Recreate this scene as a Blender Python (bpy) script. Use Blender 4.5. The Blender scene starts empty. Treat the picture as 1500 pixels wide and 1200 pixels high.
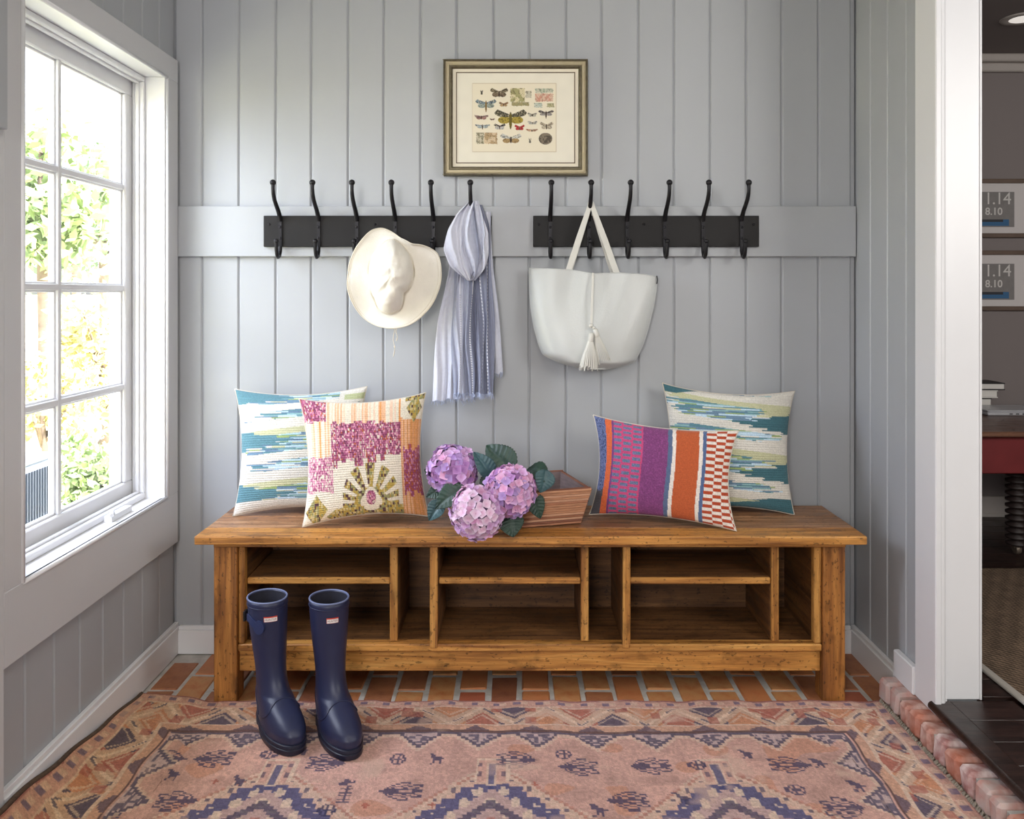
import bpy, bmesh, math, random
import numpy as np
from mathutils import Vector, Matrix, Quaternion
random.seed(7); rng = np.random.default_rng(7)
C = bpy.context.scene.collection
SC = bpy.context.scene

# ------------------------------------------------------------------ camera
H = 1.25; F = 1210.0; VX = 754.0; VY = 430.0
cam = bpy.data.cameras.new('camera'); co = bpy.data.objects.new('camera', cam); C.objects.link(co)
co.location = (0, 0, H); co.rotation_euler = (math.pi/2, 0, 0)
cam.sensor_fit = 'HORIZONTAL'; cam.sensor_width = 36; cam.lens = 36*F/1500
cam.shift_x = (750-VX)/1500; cam.shift_y = (VY-600)/1500
cam.clip_start = 0.05; cam.clip_end = 1500
SC.camera = co

# ------------------------------------------------------------------ world, sun, lights, exposure
SC.view_settings.view_transform = 'Standard'; SC.view_settings.look = 'None'
SC.view_settings.gamma = 1; SC.view_settings.use_curve_mapping = False
SC.view_settings.exposure = 0.22
w = bpy.data.worlds.new('world'); SC.world = w; w.use_nodes = True
nt = w.node_tree; bg = nt.nodes['Background']
sky = nt.nodes.new('ShaderNodeTexSky'); sky.sky_type = 'NISHITA'; sky.sun_disc = False
sky.sun_elevation = math.radians(50); sky.sun_rotation = math.radians(100); sky.dust_density = 4; sky.air_density = 0.9
hs = nt.nodes.new('ShaderNodeHueSaturation'); hs.inputs['Saturation'].default_value = 0.45
nt.links.new(sky.outputs[0], hs.inputs['Color']); nt.links.new(hs.outputs[0], bg.inputs[0])
bg.inputs[1].default_value = 1.5

def light(kind, name, loc, target, energy, size=(1, 1), color=(1, 1, 1), **kw):
    l = bpy.data.lights.new(name, kind); o = bpy.data.objects.new(name, l); C.objects.link(o)
    o.location = loc
    o.rotation_euler = (Vector(target)-Vector(loc)).to_track_quat('-Z', 'Y').to_euler()
    l.energy = energy; l.color = color
    if kind == 'AREA': l.shape = 'RECTANGLE'; l.size, l.size_y = size
    for k, v in kw.items(): setattr(l, k, v)
    return o
sun = light('SUN', 'sun', (6, 2, 12), (-2, 7, 0), 11.0, color=(1, .96, .88), angle=math.radians(1))
# added fill lights with no visible source: one behind the camera, one overhead
light('AREA', 'rear_fill', (-.72, -1.7, 1.75), (.1, 2.6, .9), 40, (.85, 1.5), (1, .975, .96))
light('AREA', 'ceiling_fill', (0.1, .6, 2.46), (0.1, .6, 0), 12, (.6, .6), (1, .93, .82))
# window daylight: soft box of sky just outside the window, above the sight line through it
light('AREA', 'window_daylight', (-2.3, 1.75, 2.3), (.5, 2.35, .8), 80, (1.3, 1.3), (.90, .93, 1))
light('AREA', 'study_fill', (2.6, .2, 2.0), (2.4, 3.6, 1.0), 42, (1.2, 1.0), (1, .97, .93))  # added fill that brightens the study, its source is unseen

# ------------------------------------------------------------------ helpers
def lin(r, g, b):
    f = lambda c: (c/255/12.92) if c/255 <= .04045 else ((c/255+.055)/1.055)**2.4
    return (f(r), f(g), f(b))
def W(px, py, y): return Vector(((px-VX)*y/F, y, H-(py-VY)*y/F))

class MB:
    def __init__(s): s.v = []; s.f = []
    def add(s, vs, fs):
        n = len(s.v); s.v += [tuple(p) for p in vs]; s.f += [tuple(i+n for i in f) for f in fs]; return s
    def box(s, x0, x1, y0, y1, z0, z1):
        vs = [(x, y, z) for x in (x0, x1) for y in (y0, y1) for z in (z0, z1)]
        return s.add(vs, [(0, 1, 3, 2), (4, 6, 7, 5), (0, 4, 5, 1), (2, 3, 7, 6), (0, 2, 6, 4), (1, 5, 7, 3)])
    def tube(s, pts, r, n=8, cap=True):
        pts = [Vector(p) for p in pts]; rs = r if isinstance(r, (list, tuple)) else [r]*len(pts)
        up = None; rings = []
        for i, p in enumerate(pts):
            t = (pts[min(i+1, len(pts)-1)]-pts[max(i-1, 0)]).normalized()
            if up is None:
                a = Vector((0, 0, 1)) if abs(t.z) < .9 else Vector((1, 0, 0)); up = (a-t*a.dot(t)).normalized()
            else: up = (up-t*up.dot(t)).normalized()
            b = t.cross(up)
            rings.append([p+(up*math.cos(k*2*math.pi/n)+b*math.sin(k*2*math.pi/n))*rs[i] for k in range(n)])
        vs = [q for r_ in rings for q in r_]; fs = []
        for i in range(len(pts)-1):
            for k in range(n):
                a = i*n+k; b2 = i*n+(k+1) % n; fs.append((a, b2, b2+n, a+n))
        if cap: fs.append(tuple(range(n-1, -1, -1))); m = (len(pts)-1)*n; fs.append(tuple(m+k for k in range(n)))
        return s.add(vs, fs)
    def band(s, pts, side, w, t):
        """flat strap along pts; side = width direction"""
        side = Vector(side).normalized(); pts = [Vector(p) for p in pts]; vs = []; fs = []
        ws = w if isinstance(w, (list, tuple)) else [w]*len(pts)
        for i, p in enumerate(pts):
            tg = (pts[min(i+1, len(pts)-1)]-pts[max(i-1, 0)]).normalized()
            sd = (side-tg*side.dot(tg)).normalized()
            nn = tg.cross(sd).normalized()
            for a, b in ((-1, -1), (1, -1), (1, 1), (-1, 1)): vs.append(p+sd*a*ws[i]/2+nn*b*t/2)
        for i in range(len(pts)-1):
            for k in range(4):
                a = i*4+k; b = i*4+(k+1) % 4; fs.append((a, b, b+4, a+4))
        fs.append((3, 2, 1, 0)); m = (len(pts)-1)*4; fs.append((m, m+1, m+2, m+3))
        return s.add(vs, fs)
    def lathe(s, c, prof, n=20, axis='Z'):
        vs = []; fs = []
        for r, h in prof:
            for k in range(n):
                a = k*2*math.pi/n; u, v = r*math.cos(a), r*math.sin(a)
                p = {'Z': (u, v, h), 'Y': (u, h, v), 'X': (h, u, v)}[axis]
                vs.append((c[0]+p[0], c[1]+p[1], c[2]+p[2]))
        for i in range(len(prof)-1):
            for k in range(n):
                a = i*n+k; b = i*n+(k+1) % n; fs.append((a, b, b+n, a+n))
        fs.append(tuple(range(n-1, -1, -1))); m = (len(prof)-1)*n; fs.append(tuple(m+k for k in range(n)))
        return s.add(vs, fs)
    def ball(s, c, r, n=10, m=6, sc=(1, 1, 1)):
        prof = [(max(1e-4, r*math.sin(math.pi*i/m)), -r*math.cos(math.pi*i/m)) for i in range(m+1)]
        k = len(s.v); s.lathe((0, 0, 0), prof, n)
        for i in range(k, len(s.v)): p = s.v[i]; s.v[i] = (c[0]+p[0]*sc[0], c[1]+p[1]*sc[1], c[2]+p[2]*sc[2])
        return s

def wloc(o):
    p = Vector(o.location)
    while o.parent: o = o.parent; p += Vector(o.location)
    return p
def obj(name, mb, mat, parent=None, smooth=False, bevel=0, kind=None, seg=1, auto=None):
    vs = np.array([tuple(p) for p in mb.v], dtype=float)
    if parent is not None: off = wloc(parent); loc = (0, 0, 0)
    else:
        mn, mx = vs.min(0), vs.max(0); off = Vector(((mn[0]+mx[0])/2, (mn[1]+mx[1])/2, mn[2])); loc = off
    vs = vs-np.array(off)
    me = bpy.data.meshes.new(name); me.from_pydata(vs.tolist(), [], mb.f)
    bm = bmesh.new(); bm.from_mesh(me)
    bmesh.ops.recalc_face_normals(bm, faces=bm.faces)
    if bevel: bmesh.ops.bevel(bm, geom=list(bm.edges), offset=bevel, segments=seg, profile=.5, affect='EDGES', clamp_overlap=True)
    bm.to_mesh(me); bm.free()
    me.polygons.foreach_set('use_smooth', [smooth]*len(me.polygons))
    if auto: me.set_sharp_from_angle(angle=math.radians(auto))
    if mat: me.materials.append(mat)
    o = bpy.data.objects.new(name, me); C.objects.link(o)
    if parent is not None: o.parent = parent
    o.location = loc
    if kind: o['kind'] = kind
    return o
def thing(name, label, cat, loc, group=None, kind=None):
    o = bpy.data.objects.new(name, None); C.objects.link(o); o.location = loc; o.empty_display_size = .1
    if kind: o['kind'] = kind
    if label: tag(o, label, cat, group)
    return o
def tag(o, label, cat, group=None):
    o['label'] = label; o['category'] = cat
    if group: o['group'] = group
    return o
def inst(src, parent, loc=None, rot=None, scale=None, name=None):
    o = src.copy(); C.objects.link(o); o.parent = parent
    if loc is not None: o.location = loc
    if rot is not None: o.rotation_mode = 'XYZ'; o.rotation_euler = rot
    if scale is not None: o.scale = scale
    return o
def grid(name, P, col, mat, parent=None, kind=None, closed_u=False, extra=None, cell=None):
    """P (n,m,3) numpy, col (n,m,3) linear colours or None. extra: list of further (P,col) joined"""
    parts = [(P, col)]+(extra or [])
    V = []; Cc = []; Fs = []; base = 0
    for Pp, cc in parts:
        n, m = Pp.shape[:2]; idx = np.arange(n*m).reshape(n, m)+base
        if closed_u: idx = np.concatenate([idx, idx[:, :1]], 1)
        q = np.stack([idx[:-1, :-1], idx[:-1, 1:], idx[1:, 1:], idx[1:, :-1]], -1).reshape(-1, 4)
        V.append(Pp.reshape(-1, 3)); Fs.append(q); base += n*m
        Cc.append(cc.reshape(-1, 3) if cc is not None else np.ones((n*m, 3)))
    V = np.concatenate(V); Fq = np.concatenate(Fs); Cc = np.concatenate(Cc)
    if parent is not None: off = np.array(wloc(parent)); loc = (0, 0, 0)
    else: mn, mx = V.min(0), V.max(0); off = np.array([(mn[0]+mx[0])/2, (mn[1]+mx[1])/2, mn[2]]); loc = tuple(off)
    V = V-off
    me = bpy.data.meshes.new(name)
    me.vertices.add(len(V)); me.vertices.foreach_set('co', V.astype(np.float32).ravel())
    me.loops.add(len(Fq)*4); me.loops.foreach_set('vertex_index', Fq.astype(np.int32).ravel())
    me.polygons.add(len(Fq)); me.polygons.foreach_set('loop_start', np.arange(0, len(Fq)*4, 4, dtype=np.int32))
    me.polygons.foreach_set('use_smooth', np.ones(len(Fq), dtype=bool))
    me.update(calc_edges=True); me.validate()
    if col is not None:
        a = me.color_attributes.new('col', 'FLOAT_COLOR', 'POINT')
        a.data.foreach_set('color', np.concatenate([Cc, np.ones((len(Cc), 1))], 1).astype(np.float32).ravel())
    me.materials.append(mat)
    o = bpy.data.objects.new(name, me); C.objects.link(o); o.location = loc
    if parent is not None: o.parent = parent
    if kind: o['kind'] = kind
    return o
def L3(c): return np.array(lin(*c))
def vnoise(x, y, s, seed=0):
    """smooth value noise in 0..1"""
    r = np.random.default_rng(seed).random((97, 97))
    X = x/s; Y = y/s; i = np.floor(X).astype(int); j = np.floor(Y).astype(int); u = X-i; v = Y-j
    u = u*u*(3-2*u); v = v*v*(3-2*v); g = lambda a, b: r[a % 97, b % 97]
    return g(i, j)*(1-u)*(1-v)+g(i+1, j)*u*(1-v)+g(i, j+1)*(1-u)*v+g(i+1, j+1)*u*v
def hnoise(i, j=0, seed=0):
    r = np.random.default_rng(seed+100).random((211, 211))
    return r[np.floor(i).astype(int) % 211, (np.floor(j).astype(int)+0*np.floor(i).astype(int)) % 211]

# ------------------------------------------------------------------ materials
def mat(name, color, rough=.5, metal=0, spec=.5, var=0, vscale=8, vcol2=None, bump=0, bscale=200, coord='Object', stretch=(1, 1, 1), coat=0, attr=False, sheen=0, trans=0, rndobj=0):
    m = bpy.data.materials.new(name); m.use_nodes = True; n = m.node_tree.nodes; l = m.node_tree.links
    b = n['Principled BSDF']; b.inputs['Roughness'].default_value = rough; b.inputs['Metallic'].default_value = metal
    b.inputs['Specular IOR Level'].default_value = spec
    b.inputs['Coat Weight'].default_value = coat; b.inputs['Sheen Weight'].default_value = sheen
    b.inputs['Transmission Weight'].default_value = trans
    tc = n.new('ShaderNodeTexCoord'); mp = n.new('ShaderNodeMapping'); mp.inputs['Scale'].default_value = stretch
    l.new(tc.outputs[coord], mp.inputs[0])
    if attr:
        a = n.new('ShaderNodeAttribute'); a.attribute_name = 'col'; src = a.outputs['Color']
    else:
        rgb = n.new('ShaderNodeRGB'); rgb.outputs[0].default_value = (*color, 1); src = rgb.outputs[0]
    nz = n.new('ShaderNodeTexNoise'); nz.inputs['Scale'].default_value = vscale; nz.inputs['Detail'].default_value = 5
    l.new(mp.outputs[0], nz.inputs['Vector'])
    if vcol2 is not None:
        r = n.new('ShaderNodeValToRGB'); r.color_ramp.elements[0].position = .38; r.color_ramp.elements[1].position = .65
        l.new(nz.outputs[0], r.inputs[0])
        mx = n.new('ShaderNodeMix'); mx.data_type = 'RGBA'; l.new(r.outputs[0], mx.inputs[0]); l.new(src, mx.inputs[6]); mx.inputs[7].default_value = (*vcol2, 1); src = mx.outputs[2]
    if var or rndobj:
        h = n.new('ShaderNodeHueSaturation'); l.new(src, h.inputs['Color'])
        mr = n.new('ShaderNodeMapRange'); mr.inputs[1].default_value = .25; mr.inputs[2].default_value = .75
        mr.inputs[3].default_value = 1-var; mr.inputs[4].default_value = 1+var; l.new(nz.outputs[0], mr.inputs[0])
        if rndobj:
            oi = n.new('ShaderNodeObjectInfo'); m2 = n.new('ShaderNodeMapRange'); m2.inputs[3].default_value = 1-rndobj; m2.inputs[4].default_value = 1+rndobj
            l.new(oi.outputs['Random'], m2.inputs[0]); mu = n.new('ShaderNodeMath'); mu.operation = 'MULTIPLY'
            l.new(mr.outputs[0], mu.inputs[0]); l.new(m2.outputs[0], mu.inputs[1]); l.new(mu.outputs[0], h.inputs['Value'])
        else: l.new(mr.outputs[0], h.inputs['Value'])
        src = h.outputs[0]
    l.new(src, b.inputs['Base Color'])
    if bump:
        n2 = n.new('ShaderNodeTexNoise'); n2.inputs['Scale'].default_value = bscale; n2.inputs['Detail'].default_value = 3
        l.new(mp.outputs[0], n2.inputs['Vector'])
        bp = n.new('ShaderNodeBump'); bp.inputs['Strength'].default_value = bump; bp.inputs['Distance'].default_value = .002
        l.new(n2.outputs[0], bp.inputs['Height']); l.new(bp.outputs[0], b.inputs['Normal'])
    return m
def wood(name, light_, mid, dark, axis=0, rough=.38, wear=.5, scale=1.0, spec=.5):
    m = bpy.data.materials.new(name); m.use_nodes = True; n = m.node_tree.nodes; l = m.node_tree.links
    b = n['Principled BSDF']; b.inputs['Specular IOR Level'].default_value = spec
    tc = n.new('ShaderNodeTexCoord'); oi = n.new('ShaderNodeObjectInfo')
    va = n.new('ShaderNodeVectorMath'); va.operation = 'ADD'
    sc = n.new('ShaderNodeVectorMath'); sc.operation = 'SCALE'; sc.inputs[3].default_value = 17
    cx = n.new('ShaderNodeCombineXYZ')
    for i in range(3): l.new(oi.outputs['Random'], cx.inputs[i])
    l.new(cx.outputs[0], sc.inputs[0]); l.new(tc.outputs['Object'], va.inputs[0]); l.new(sc.outputs[0], va.inputs[1])
    def noise(str_, s, det=6, dist=0):
        mp = n.new('ShaderNodeMapping'); v = [str_[1]]*3; v[axis] = str_[0]; mp.inputs['Scale'].default_value = v
        l.new(va.outputs[0], mp.inputs[0]); t = n.new('ShaderNodeTexNoise'); t.inputs['Scale'].default_value = s*scale
        t.inputs['Detail'].default_value = det; t.inputs['Distortion'].default_value = dist
        l.new(mp.outputs[0], t.inputs['Vector']); return t.outputs[0]
    g5 = noise((5, 9), 14, 2); g1 = noise((.55, 11), 3.0, 9, 1.4); g2 = noise((3, 60), 6, 3); g3 = noise((2.5, 4), 6, 8); g4 = noise((1, 1), 2.2, 3)
    r = n.new('ShaderNodeValToRGB'); e = r.color_ramp.elements
    e[0].position = .30; e[0].color = (*dark, 1); e[1].position = .72; e[1].color = (*light_, 1)
    x = e.new(.5); x.color = (*mid, 1); l.new(g1, r.inputs[0])
    def mul(a, fac, lo, hi, p0=.3, p1=.7):
        mr = n.new('ShaderNodeMapRange'); mr.inputs[1].default_value = p0; mr.inputs[2].default_value = p1
        mr.inputs[3].default_value = lo; mr.inputs[4].default_value = hi; l.new(fac, mr.inputs[0])
        v = n.new('ShaderNodeMix'); v.data_type = 'RGBA'; v.blend_type = 'MULTIPLY'; v.inputs[0].default_value = 1
        l.new(a, v.inputs[6]); l.new(mr.outputs[0], v.inputs[7]); return v.outputs[2]
    c = mul(r.outputs[0], g2, .78, 1.15); c = mul(c, g3, 1-wear*.7, 1.03, .33, .45); c = mul(c, g4, .8, 1.15); c = mul(c, g5, .45, 1.0, .33, .37)
    l.new(c, b.inputs['Base Color'])
    rr = n.new('ShaderNodeMapRange'); rr.inputs[3].default_value = rough-.08; rr.inputs[4].default_value = rough+.25; l.new(g3, rr.inputs[0]); l.new(rr.outputs[0], b.inputs['Roughness'])
    bp = n.new('ShaderNodeBump'); bp.inputs['Strength'].default_value = .25; bp.inputs['Distance'].default_value = .002
    ad = n.new('ShaderNodeMath'); l.new(g2, ad.inputs[0]); l.new(g3, ad.inputs[1]); l.new(ad.outputs[0], bp.inputs['Height']); l.new(bp.outputs[0], b.inputs['Normal'])
    return m

M = {}
M['paint'] = mat('grey_wall_paint', lin(171, 174, 178), .42, var=.03, vscale=3, bump=.06, bscale=40)
M['white'] = mat('white_trim_paint', lin(228, 228, 230), .35, var=.015, vscale=4, bump=.03, bscale=60)
M['white2'] = mat('grey_white_casing_paint', lin(205, 205, 207), .38, var=.015, vscale=4, bump=.03, bscale=60)
M['ceil'] = mat('ceiling_paint', lin(225, 224, 220), .8, bump=.03)
M['mortar'] = mat('grey_mortar', lin(188, 184, 178), .95, var=.2, vscale=25, bump=.8, bscale=150)
M['iron'] = mat('black_iron', lin(38, 37, 40), .42, metal=.6, var=.2, vscale=30, bump=.2, bscale=90)
M['board_black'] = mat('dark_brown_painted_board', lin(27, 25, 25), .55, spec=.3, var=.12, vscale=6, bump=.05)
HW = (lin(212, 160, 88), lin(184, 128, 62), lin(128, 78, 36))
M['wood_x'] = wood('honey_pine_along_length', *HW, axis=0)
M['wood_y'] = wood('honey_pine_along_depth', *HW, axis=1)
M['wood_z'] = wood('honey_pine_upright', *HW, axis=2)
M['wood_leg'] = wood('dark_honey_pine_legs', lin(184, 126, 62), lin(150, 96, 44), lin(96, 56, 26), axis=2)
M['in_x'] = wood('stained_shaded_interior_pine', lin(132, 92, 54), lin(108, 72, 40), lin(70, 44, 26), axis=0, rough=.45)  # brown stain, with the shade inside the cubbies also darkened into the colour
M['in_y'] = wood('stained_shaded_interior_side', lin(140, 96, 54), lin(112, 74, 40), lin(70, 44, 26), axis=1, rough=.45)  # stain plus cubby shade in the colour, for linings and dividers
M['wood_top'] = wood('worn_pine_top', lin(192, 150, 112), lin(160, 114, 78), lin(108, 70, 46), axis=0, rough=.3)
M['wood_edge'] = wood('worn_pine_edge', lin(216, 158, 84), lin(190, 130, 62), lin(120, 72, 32), axis=0, rough=.4)
M['crate'] = mat('reeded_crate_wood', (1, 1, 1), .6, attr=True, var=.3, vscale=24, stretch=(1, 1, 12), bump=.5, bscale=90)
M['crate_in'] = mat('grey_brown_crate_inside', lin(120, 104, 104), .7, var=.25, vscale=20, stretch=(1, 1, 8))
M['darkfloor'] = wood('dark_oak_floor', lin(62, 42, 36), lin(44, 28, 24), lin(28, 17, 14), axis=0, rough=.28)
M['painted'] = mat('vertex_coloured_textile', (1, 1, 1), .9, spec=.15, attr=True, var=.14, vscale=240, bump=1.0, bscale=330, sheen=.15)
M['rug'] = mat('woven_rug_wool', (1, 1, 1), .95, spec=.1, attr=True, var=.2, vscale=330, bump=.9, bscale=380, sheen=.1)
M['print'] = mat('printed_paper', (1, 1, 1), .6, attr=True, spec=.2)
M['glass'] = None
g = bpy.data.materials.new('window_glass'); g.use_nodes = True; n = g.node_tree.nodes; l = g.node_tree.links
n.remove(n['Principled BSDF']); tr = n.new('ShaderNodeBsdfTransparent'); gl = n.new('ShaderNodeBsdfGlossy'); gl.inputs['Roughness'].default_value = .02
mx = n.new('ShaderNodeMixShader'); mx.inputs[0].default_value = .035
l.new(tr.outputs[0], mx.inputs[1]); l.new(gl.outputs[0], mx.inputs[2]); l.new(mx.outputs[0], n['Material Output'].inputs[0])
tr.inputs[0].default_value = (.97, .98, 1, 1); M['glass'] = g

# ================================================================== STRUCTURE
YW = 2.881; XL = -1.186; XR = 1.186; CZ = 2.50
# --- floor slab with brick paving
floor = obj('floor', MB().box(XL-.15, 1.16, -2.0, YW+.1, -.10, -.0035), M['mortar'], kind='structure')
brick_mats = [mat('brick_'+nm, lin(*c), .55, var=.3, vscale=22, vcol2=lin(*c2), bump=.7, bscale=120) for nm, c, c2 in (
    ('orange', (200, 132, 84), (172, 104, 64)), ('brown', (176, 116, 78), (136, 84, 58)), ('red', (178, 98, 70), (150, 84, 60)), ('tan', (206, 150, 98), (168, 104, 62)), ('umber', (156, 98, 68), (120, 72, 52)))]
def brick_mesh(lx, ly, lz, seed, jit=.0025, bev=.005):
    r = random.Random(seed); mb = MB().box(-lx/2, lx/2, -ly/2, ly/2, -lz, 0)
    vs = [Vector(p)+Vector((r.uniform(-jit, jit), r.uniform(-jit, jit), r.uniform(-jit*.6, jit*.6))) for p in mb.v]; mb.v = vs
    me = bpy.data.meshes.new('brick'); me.from_pydata([tuple(v) for v in vs], [], mb.f)
    bm = bmesh.new(); bm.from_mesh(me); bmesh.ops.recalc_face_normals(bm, faces=bm.faces)
    bmesh.ops.bevel(bm, geom=list(bm.edges), offset=bev, segments=1, affect='EDGES'); bm.to_mesh(me); bm.free()
    return me
bm_floor = []
for k in range(10):
    me = brick_mesh(.0865, .190, .05, k); me.materials.append(brick_mats[k % 5]); bm_floor.append(me)
r = random.Random(3); x = -1.16; colN = 0
while x < 1.13:
    y = 2.30+(.101 if colN % 2 else 0)
    while y < 2.90:
        me = r.choice([bm_floor[i] for i in (0, 1, 1, 3, 3, 5, 6, 8, 0, 3, 4, 8, 5, 6, 0, 1, 5, 9, 3, 6, 2)])
        b = bpy.data.objects.new('brick', me); C.objects.link(b); b.parent = floor
        b.location = Vector((x+.049+r.uniform(-.002, .002), min(y, 2.96)+r.uniform(-.003, .003), .0+r.uniform(-.002, .001)))-wloc(floor)
        b.rotation_euler = (0, 0, math.pi*(r.random() < .5)+r.uniform(-.008, .008)); y += .202
    x += .098; colN += 1
# --- walls of the mudroom (slabs) and their boards
def wall_boards(wall, s_list, z0, z1, tr, dep=.008):
    for a, b in zip(s_list[:-1], s_list[1:]):
        cs = [(a+.0015, -dep), (a+.0015, -.004), (a+.006, 0), (b-.006, 0), (b-.0015, -.004), (b-.0015, -dep)]
        vs = [tr(s, n_, z) for z in (z0, z1) for s, n_ in cs]; k = len(cs)
        fs = [(i, (i+1) % k, (i+1) % k+k, i+k) for i in range(k)]+[tuple(range(k)), tuple(range(2*k-1, k-1, -1))]
        obj('board', MB().add(vs, fs), M['paint'], wall)
wall_back = obj('wall_back', MB().box(XL-.15, XR+.0, YW+.006, YW+.10, -.1, CZ), M['paint'], kind='structure')
gr = [XL]+[(p-VX)/420 for p in (296, 350, 404, 456, 510, 562, 616, 669, 723, 775, 829, 881, 935, 987, 1040, 1093, 1145, 1199)]+[XR-.012]
wall_boards(wall_back, gr, 0, CZ-.01, lambda s, n_, z: (s, YW-n_, z))
# left wall slab with the window opening
WY0, WY1, WZ0, WZ1 = 1.957, 2.772, .565, 1.976
mbw = MB(); XO = XL-.17
mbw.box(XO, XL-.006, -2.0, WY0-.0, -.1, CZ).box(XO, XL-.006, WY1, YW+.006, -.1, CZ).box(XO, XL-.006, WY0, WY1, -.1, WZ0-.02).box(XO, XL-.006, WY0, WY1, WZ1+.01, CZ)
wall_left = obj('wall_left', mbw, M['paint'], kind='structure')
ys = [YW-.008]+[XL*-1*F/(VX-p) for p in (229, 203, 175.7, 145.7, 110, 71.7, 28)]
ys = [YW-.008, YW-.115]+[YW-.115-.126*i for i in range(1, 8)]
tl = lambda s, n_, z: (XL+n_, s, z)
ysr = [YW-.008, 2.755, 2.629, 2.503, 2.377, 2.251, 2.125, 1.999, 1.886][::-1]
wall_boards(wall_left, ysr, .0, .45, tl)
wall_boards(wall_left, ysr+[], 2.0, CZ-.01, tl)
# right wall: paneled return, then the wide opening to the study
YJ = 2.33
mbw = MB().box(XR+.006, 1.31, YJ+.012, 4.35, -.1, CZ).box(XR+.006, 1.31, -2.0, .55, -.1, CZ).box(XR+.006, 1.31, .55, YJ+.012, 2.36, CZ)
wall_right = obj('wall_right', mbw, M['paint'], kind='structure')
yr = [2.405, 2.503, 2.629, 2.755, YW-.008]
wall_boards(wall_right, yr, .0, CZ-.01, lambda s, n_, z: (XR-n_, s, z))
obj('ceiling', MB().box(XO, 4.6, -2.1, 4.4, CZ, CZ+.1), M['ceil'], kind='structure')
obj('wall_front', MB().box(XO, 4.6, -2.1, -2.0, -.1, CZ), M['white2'], kind='structure')
obj('trim_1', MB().box(XL+.002, XR-.003, YW-.020, YW-.0005, 1.378, 1.553), M['paint'], kind='structure', bevel=.002)
# baseboards
def base(name, x0, x1, y0, y1, nx, ny, z0=0, z1=.096):
    mb = MB().box(x0, x1, y0, y1, z0, z1-.014)
    mb.box(x0+(.006 if nx < 0 else 0), x1-(.006 if nx > 0 else 0), y0+(.006 if ny < 0 else 0), y1, z1-.014, z1)
    return obj(name, mb, M['white'], kind='structure', bevel=.0015)
base('baseboard_back', XL+.02, XR-.02, YW-.020, YW-.0005, 0, -1)
base('baseboard_left', XL+.0005, XL+.020, 1.89, YW-.0005, 1, 0, z1=.106)
base('baseboard_right', XR-.020, XR-.0005, 2.545, YW-.0005, -1, 0)
obj('trim_2', MB().box(XR-.0205, XR-.0005, 2.4205, 2.5445, .072, .155), M['white'], kind='structure', bevel=.003)   # raised plinth board
# tall white board left of the window
obj('trim_3', MB().box(XL+.0005, XL+.021, 1.55, 1.885, 0, CZ), M['white2'], kind='structure', bevel=.002)
obj('trim_4', MB().box(XL+.0215, XL+.040, 1.60, 1.868, 1.62, CZ), M['paint'], kind='structure', bevel=.002)
# --- door casing and jamb of the opening on the right
d = thing('door_1', None, None, (1.2, YJ, .1), kind='structure')
obj('casing', MB().box(XR-.014, XR+.004, 2.30, 2.42, .072, CZ-.01), M['white'], d, bevel=.003)
obj('casing_bead', MB().tube([(XR+.009, 2.317, .073), (XR+.009, 2.317, CZ-.01)], .012, 10).box(XR+.004, 1.213, 2.318, 2.345, .075, CZ-.01), M['white'], d, smooth=True, auto=40)
obj('jamb', MB().box(1.213, 1.3155, 2.33, 2.3415, .104, CZ-.01), M['white'], d, bevel=.0015)
obj('jamb_edge', MB().box(1.3105, 1.3165, 2.3265, 2.36, .104, CZ-.01), M['white'], d, bevel=.001)
# --- window
wn = thing('window_1', None, None, (XL, (WY0+WY1)/2, WZ0), kind='structure')
cf = XL+.020
obj('casing', MB().box(XL+.0008, cf, WY0-.071, YW-.021, WZ1, 2.056), M['white2'], wn, bevel=.002)
obj('casing', MB().box(XL+.0008, cf, WY1, YW-.021, WZ0, WZ1), M['white2'], wn, bevel=.002)
obj('casing', MB().box(XL+.0008, cf, WY0-.071, WY0, WZ0, WZ1), M['white2'], wn, bevel=.002)
obj('apron', MB().box(XL+.0008, cf, WY0-.071, YW-.021, .39, WZ0), M['white2'], wn, bevel=.002)
bd = MB()
for a, b in (((WY0, WZ0), (WY1, WZ0)), ((WY1, WZ0), (WY1, WZ1)), ((WY1, WZ1), (WY0, WZ1)), ((WY0, WZ1), (WY0, WZ0))):
    bd.tube([(cf, a[0], a[1]), (cf, b[0], b[1])], .006, 8)
obj('casing_bead', bd, M['white'], wn, smooth=True)
def frame_rect(x0, x1, y0, y1, z0, z1, t, tb=None, tt=None):
    tb = tb or t; tt = tt or t
    return MB().box(x0, x1, y0, y1, z0, z0+tb).box(x0, x1, y0, y1, z1-tt, z1).box(x0, x1, y0, y0+t, z0+tb, z1-tt).box(x0, x1, y1-t, y1, z0+tb, z1-tt)
obj('jamb', frame_rect(XO+.0, cf-.004, WY0, WY1, WZ0-.018, WZ1+.008, .010, .018, .01), M['white'], wn, bevel=.001)
obj('stop', frame_rect(-1.275, -1.235, WY0+.010, WY1-.010, WZ0, WZ1-.002, .012, .020, .018), M['white'], wn, bevel=.003)
obj('stop', frame_rect(-1.262, -1.249, WY0+.022, WY1-.022, WZ0+.020, WZ1-.020, .006, .007, .008), M['white'], wn, bevel=.002)
sx0, sx1 = -1.315, -1.276
ya, yb, za, zb = WY0+.012, WY1-.012, WZ0+.0, WZ1-.003
obj('sash', frame_rect(sx0, sx1, ya, yb, za, zb, .052, .064, .066), M['white'], wn, bevel=.004)
gy0, gy1, gz0, gz1 = ya+.052, yb-.052, za+.064, zb-.066
obj('sash_bead', frame_rect(sx0+.012, sx1-.012, gy0-.001, gy1+.001, gz0-.001, gz1+.001, .008), M['white'], wn, bevel=.002)
ym = 2.325; zs = [1.598, 1.268, .944]
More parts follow.
